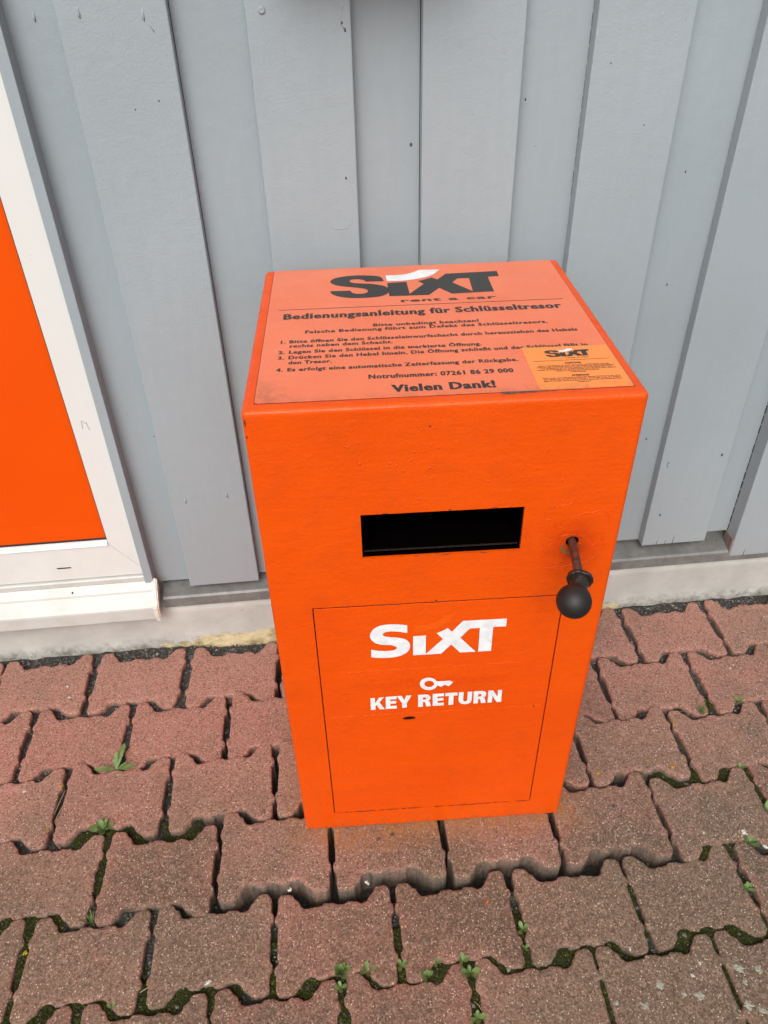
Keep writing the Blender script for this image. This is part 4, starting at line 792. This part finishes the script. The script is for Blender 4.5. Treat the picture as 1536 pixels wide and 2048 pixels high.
V, F = [], []                                        # grit and dust gathered where the cabinet meets the stones
VI = []
for k in range(260):
    s = rnd.random(); x = CW*s; y = -.0025-abs(rnd.gauss(0, .006))
    octa(V, F, VI, (x, y, .0004), rnd.uniform(.0003, .0009), rnd.choice((0, 0, 1, 2)), .7)
o = pyd('foot_grit', V, F, [MAT['gravel_dark'], MAT['oil_spot'], MAT['gravel_mid']]); o.data.polygons.foreach_set('material_index', VI); tag(o, 'fine grit along the foot of the orange cabinet', kind='stuff')
o.location = cab.location+Vector((0, 0, .0145)); o.rotation_euler = cab.rotation_euler
# ---- pull lever
lev = empty('lever'); lev.parent = cab
A = Vector((.409, .045, .6640)); Bq = Vector((.3864, -.100, .6480)); ax = (Bq-A).normalized()
P1 = Vector((.4082, 0, .6598)); Pc = Vector((.4010, -.0690, .6568)); a1 = (Pc-P1).normalized(); ax = (Bq-Pc).normalized()
bm = bmesh.new(); tube(bm, [P1-a1*.045, P1, P1.lerp(Pc, .5), Pc+a1*.004], [.0056, .0056, .0056, .0058], 18); from_bm('rod', bm, MAT['rust'], lev, True)
L = (Bq-Pc).length
bm = bmesh.new(); lathe(bm, [(-.0022, .006), (-.0022, .0150), (-.0014, .0164), (.0026, .0168), (.0036, .0156), (.0038, .0122), (.009, .0114), (.015, .0102), (L-.014, .0112)], Pc, (ax*.55+a1*.45), 36)
for v in bm.verts: v.co += Vector((noise.noise(v.co*190), noise.noise(v.co*190+Vector((5, 0, 0))), noise.noise(v.co*190+Vector((0, 9, 0)))))*.0009
o = from_bm('collar', bm, MAT['collar'], lev, False)
bm = bmesh.new(); bmesh.ops.create_uvsphere(bm, u_segments=48, v_segments=32, radius=.0219)
for v in bm.verts: v.co += Bq
from_bm('knob', bm, MAT['knob'], lev, True)
V = []; F = []                                       # worn crescent under the hole
for i in range(13):
    t = i/12; a = R(185+t*95); r0, r1 = .0145, .0145+.0036*math.sin(t*math.pi)
    for r in (r0, r1): V.append((.4095+math.cos(a)*r*1.05, -.0005, .6592+math.sin(a)*r*1.15))
for i in range(12): F.append((2*i, 2*i+2, 2*i+3, 2*i+1))
pyd('worn_metal', V, F, MAT['brass'], cab)

# ================================================================ weeds in the joints
def leaf_mesh(L, W, curl, nseg=6, notch=0):
    V, F = [], []
    for i in range(nseg+1):
        t = i/nseg; w = W*(math.sin(min(1, t*1.02)*math.pi)**.6*(.35+.65*t) if t < .999 else .04)
        if i == 0: w = W*.12
        if notch and i % 2: w *= .62
        z = curl*t*t*L+.18*L*t; x = L*t
        V += [(x, -w, z+abs(w)*.25), (x, 0, z), (x, w, z+abs(w)*.25)]
    for i in range(nseg):
        for k in (0, 1): F.append((i*3+k, i*3+k+3, i*3+k+4, i*3+k+1))
    me = bpy.data.meshes.new('leaf'); me.from_pydata(V, [], F); me.update(); me.polygons.foreach_set('use_smooth', [True]*len(me.polygons)); return me
LM = {}
def get_leaf(kind):
    if kind not in LM:
        LM[kind] = {'round': lambda: leaf_mesh(.0120, .0046, .10), 'oval': lambda: leaf_mesh(.0185, .0060, .15), 'tooth': lambda: leaf_mesh(.044, .0085, -.10, 12, 1), 'blade': lambda: leaf_mesh(.022, .0012, .3, 5)}[kind]()
    return LM[kind]
def weed(x, y, n, kind, size, label, mat='leaf', up=.25, arc=(0, 360), z=None):
    t = empty('weed', (x, y, -.006 if z is None else z)); tag(t, label, 'weed', 'weeds growing in the paving joints')
    base = get_leaf(kind); me = base.copy() if mat != 'leaf' else base
    if not me.materials: me.materials.append(MAT[mat])
    for i in range(n):
        o = bpy.data.objects.new('leaf', me); COL.objects.link(o); o.parent = t
        layer = (i % 3)/3; a = arc[0]+(arc[1]-arc[0])*(i+.5*rnd.random())/n
        s = 1.25*size*rnd.uniform(.8, 1.15)*(1-.35*layer)
        o.rotation_euler = (rnd.uniform(-.2, .2), -(up+layer*.6+rnd.uniform(-.1, .1)), R(a)+layer); o.scale = (s, s, s); o.location = (0, 0, .003+layer*.004)
    bm = bmesh.new(); tube(bm, [(0, 0, -.006), (0, 0, .004)], [.0012, .0008], 5); from_bm('stem', bm, MAT['leaf'], t)
    return t
W_ = [(-.5385, -.4680, 12, 'oval', 1.0, 'leafy green rosette in the joint left of the cabinet front', 'leaf', .2),
 (-.1134, -.7577, 15, 'round', 1.15, 'dense clump of small round leaves, widest weed in the foreground joints', 'leaf', .3),
 (-.1147, -.7815, 6, 'round', .95, 'small six leaved weed just in front of the dense round clump', 'leaf', .2),
 (-.0716, -.7622, 6, 'round', 1.0, 'star shaped weed right beside the dense round clump', 'leaf', .2),
 (-.0169, -.7592, 5, 'round', .85, 'small weed in the straight joint in front of the cabinet middle', 'leaf', .2),
 (.0204, -.7795, 9, 'round', .95, 'bushy little weed on a stone edge right of the foreground centre', 'leaf', .25),
 (.0400, -.7610, 5, 'round', .65, 'tiny pale weed just above the bushy little weed', 'leaf', .3),
 (.0810, -.7624, 5, 'round', .85, 'small weed at the head of a straight joint in the front row', 'leaf', .25),
 (.0894, -.7818, 7, 'round', 1.05, 'weed with long oval leaves below the one at the joint head', 'leaf', .2),
 (.1877, -.7261, 5, 'round', .9, 'small bright weed in the straight joint below the orange speck', 'leaf', .25),
 (.1852, -.7560, 4, 'round', .6, 'very small weed at the lower end of the same straight joint as the bright one', 'leaf', .3),
 (.7508, -.3211, 5, 'round', 1.0, 'small clover like weed right of the tufted weed near the wall', 'leaf', .3),
 (.6812, -.4755, 5, 'round', .8, 'small weed at the joint above the white lichen spots on the right', 'leaf_dark', .3),
 (.6283, -.6226, 7, 'round', 1.15, 'broad leaved weed between white lichen spots at the right', 'leaf_dark', .15),
 (.5848, -.7010, 7, 'round', .85, 'low weed in the straight joint at the right foreground', 'leaf_dark', .2),
 (.6880, -.5700, 8, 'oval', .9, 'larger green weed cut by the right edge of the picture', 'leaf', .3),
 (.0889, -.8450, 6, 'round', 1.0, 'weed at the bottom edge right of the picture centre', 'leaf', .2),
 (-.4695, -.7713, 3, 'round', .8, 'two leaved seedling in the mossy joint at the lower left', 'leaf', .3)]
for a in W_: weed(*a)
# tufted weed on the right: many narrow leaves
t = weed(.6601, -.3450, 20, 'blade', 1.05, 'tufted weed with narrow leaves on a red stone right of the cabinet', 'leaf', .7)
t = weed(-.5241, -.6377, 12, 'blade', .95, 'sparse yellowish grass tuft in the lower left joint', 'leaf_yellow', .5)
# dandelion like weed
t = weed(-.5353, -.3420, 0, 'tooth', 1, 'ragged dandelion like weed sprawling along a joint left of the cabinet', 'leaf')
for a, s, up, mt in ((178, 1.0, .02, 0), (172, .7, .05, 0), (186, .6, .1, 0), (5, .95, .05, 0), (-8, .6, .05, 0), (20, .55, .3, 0), (80, 1.25, .12, 0), (74, .9, .3, 0), (95, .8, .5, 0), (60, .6, .6, 0), (120, .5, .5, 0)):
    o = bpy.data.objects.new('leaf', get_leaf('tooth')); COL.objects.link(o); o.parent = t
    if not o.data.materials: o.data.materials.append(MAT['leaf'])
    o.scale = (s, s, s); o.rotation_euler = (0, -up, R(a)); o.location = (0, 0, .008)
# dry stalks lying in the joints
bm = bmesh.new()
for x, y, a, L in [(-.634, -.40, 80, .05), (-.629, -.42, 76, .045), (.094, -.83, -60, .02), (.62, -.73, 95, .02), (-.30, -.555, 60, .03), (-.50, -.80, 50, .03), (-.69, -.30, 70, .03), (.73, -.24, 20, .03), (.635, -.21, 10, .05), (-.42, -.75, 20, .02)]:
    p = Vector((x, y, -.004)); d = Vector((math.cos(R(a)), math.sin(R(a)), 0)); tube(bm, [p-d*L/2, p+Vector((.001, .001, .002)), p+d*L/2], .0006, 4)
o = from_bm('dry_stalk', bm, MAT['straw']); tag(o, 'thin dry stalks lying in the paving joints', kind='stuff')
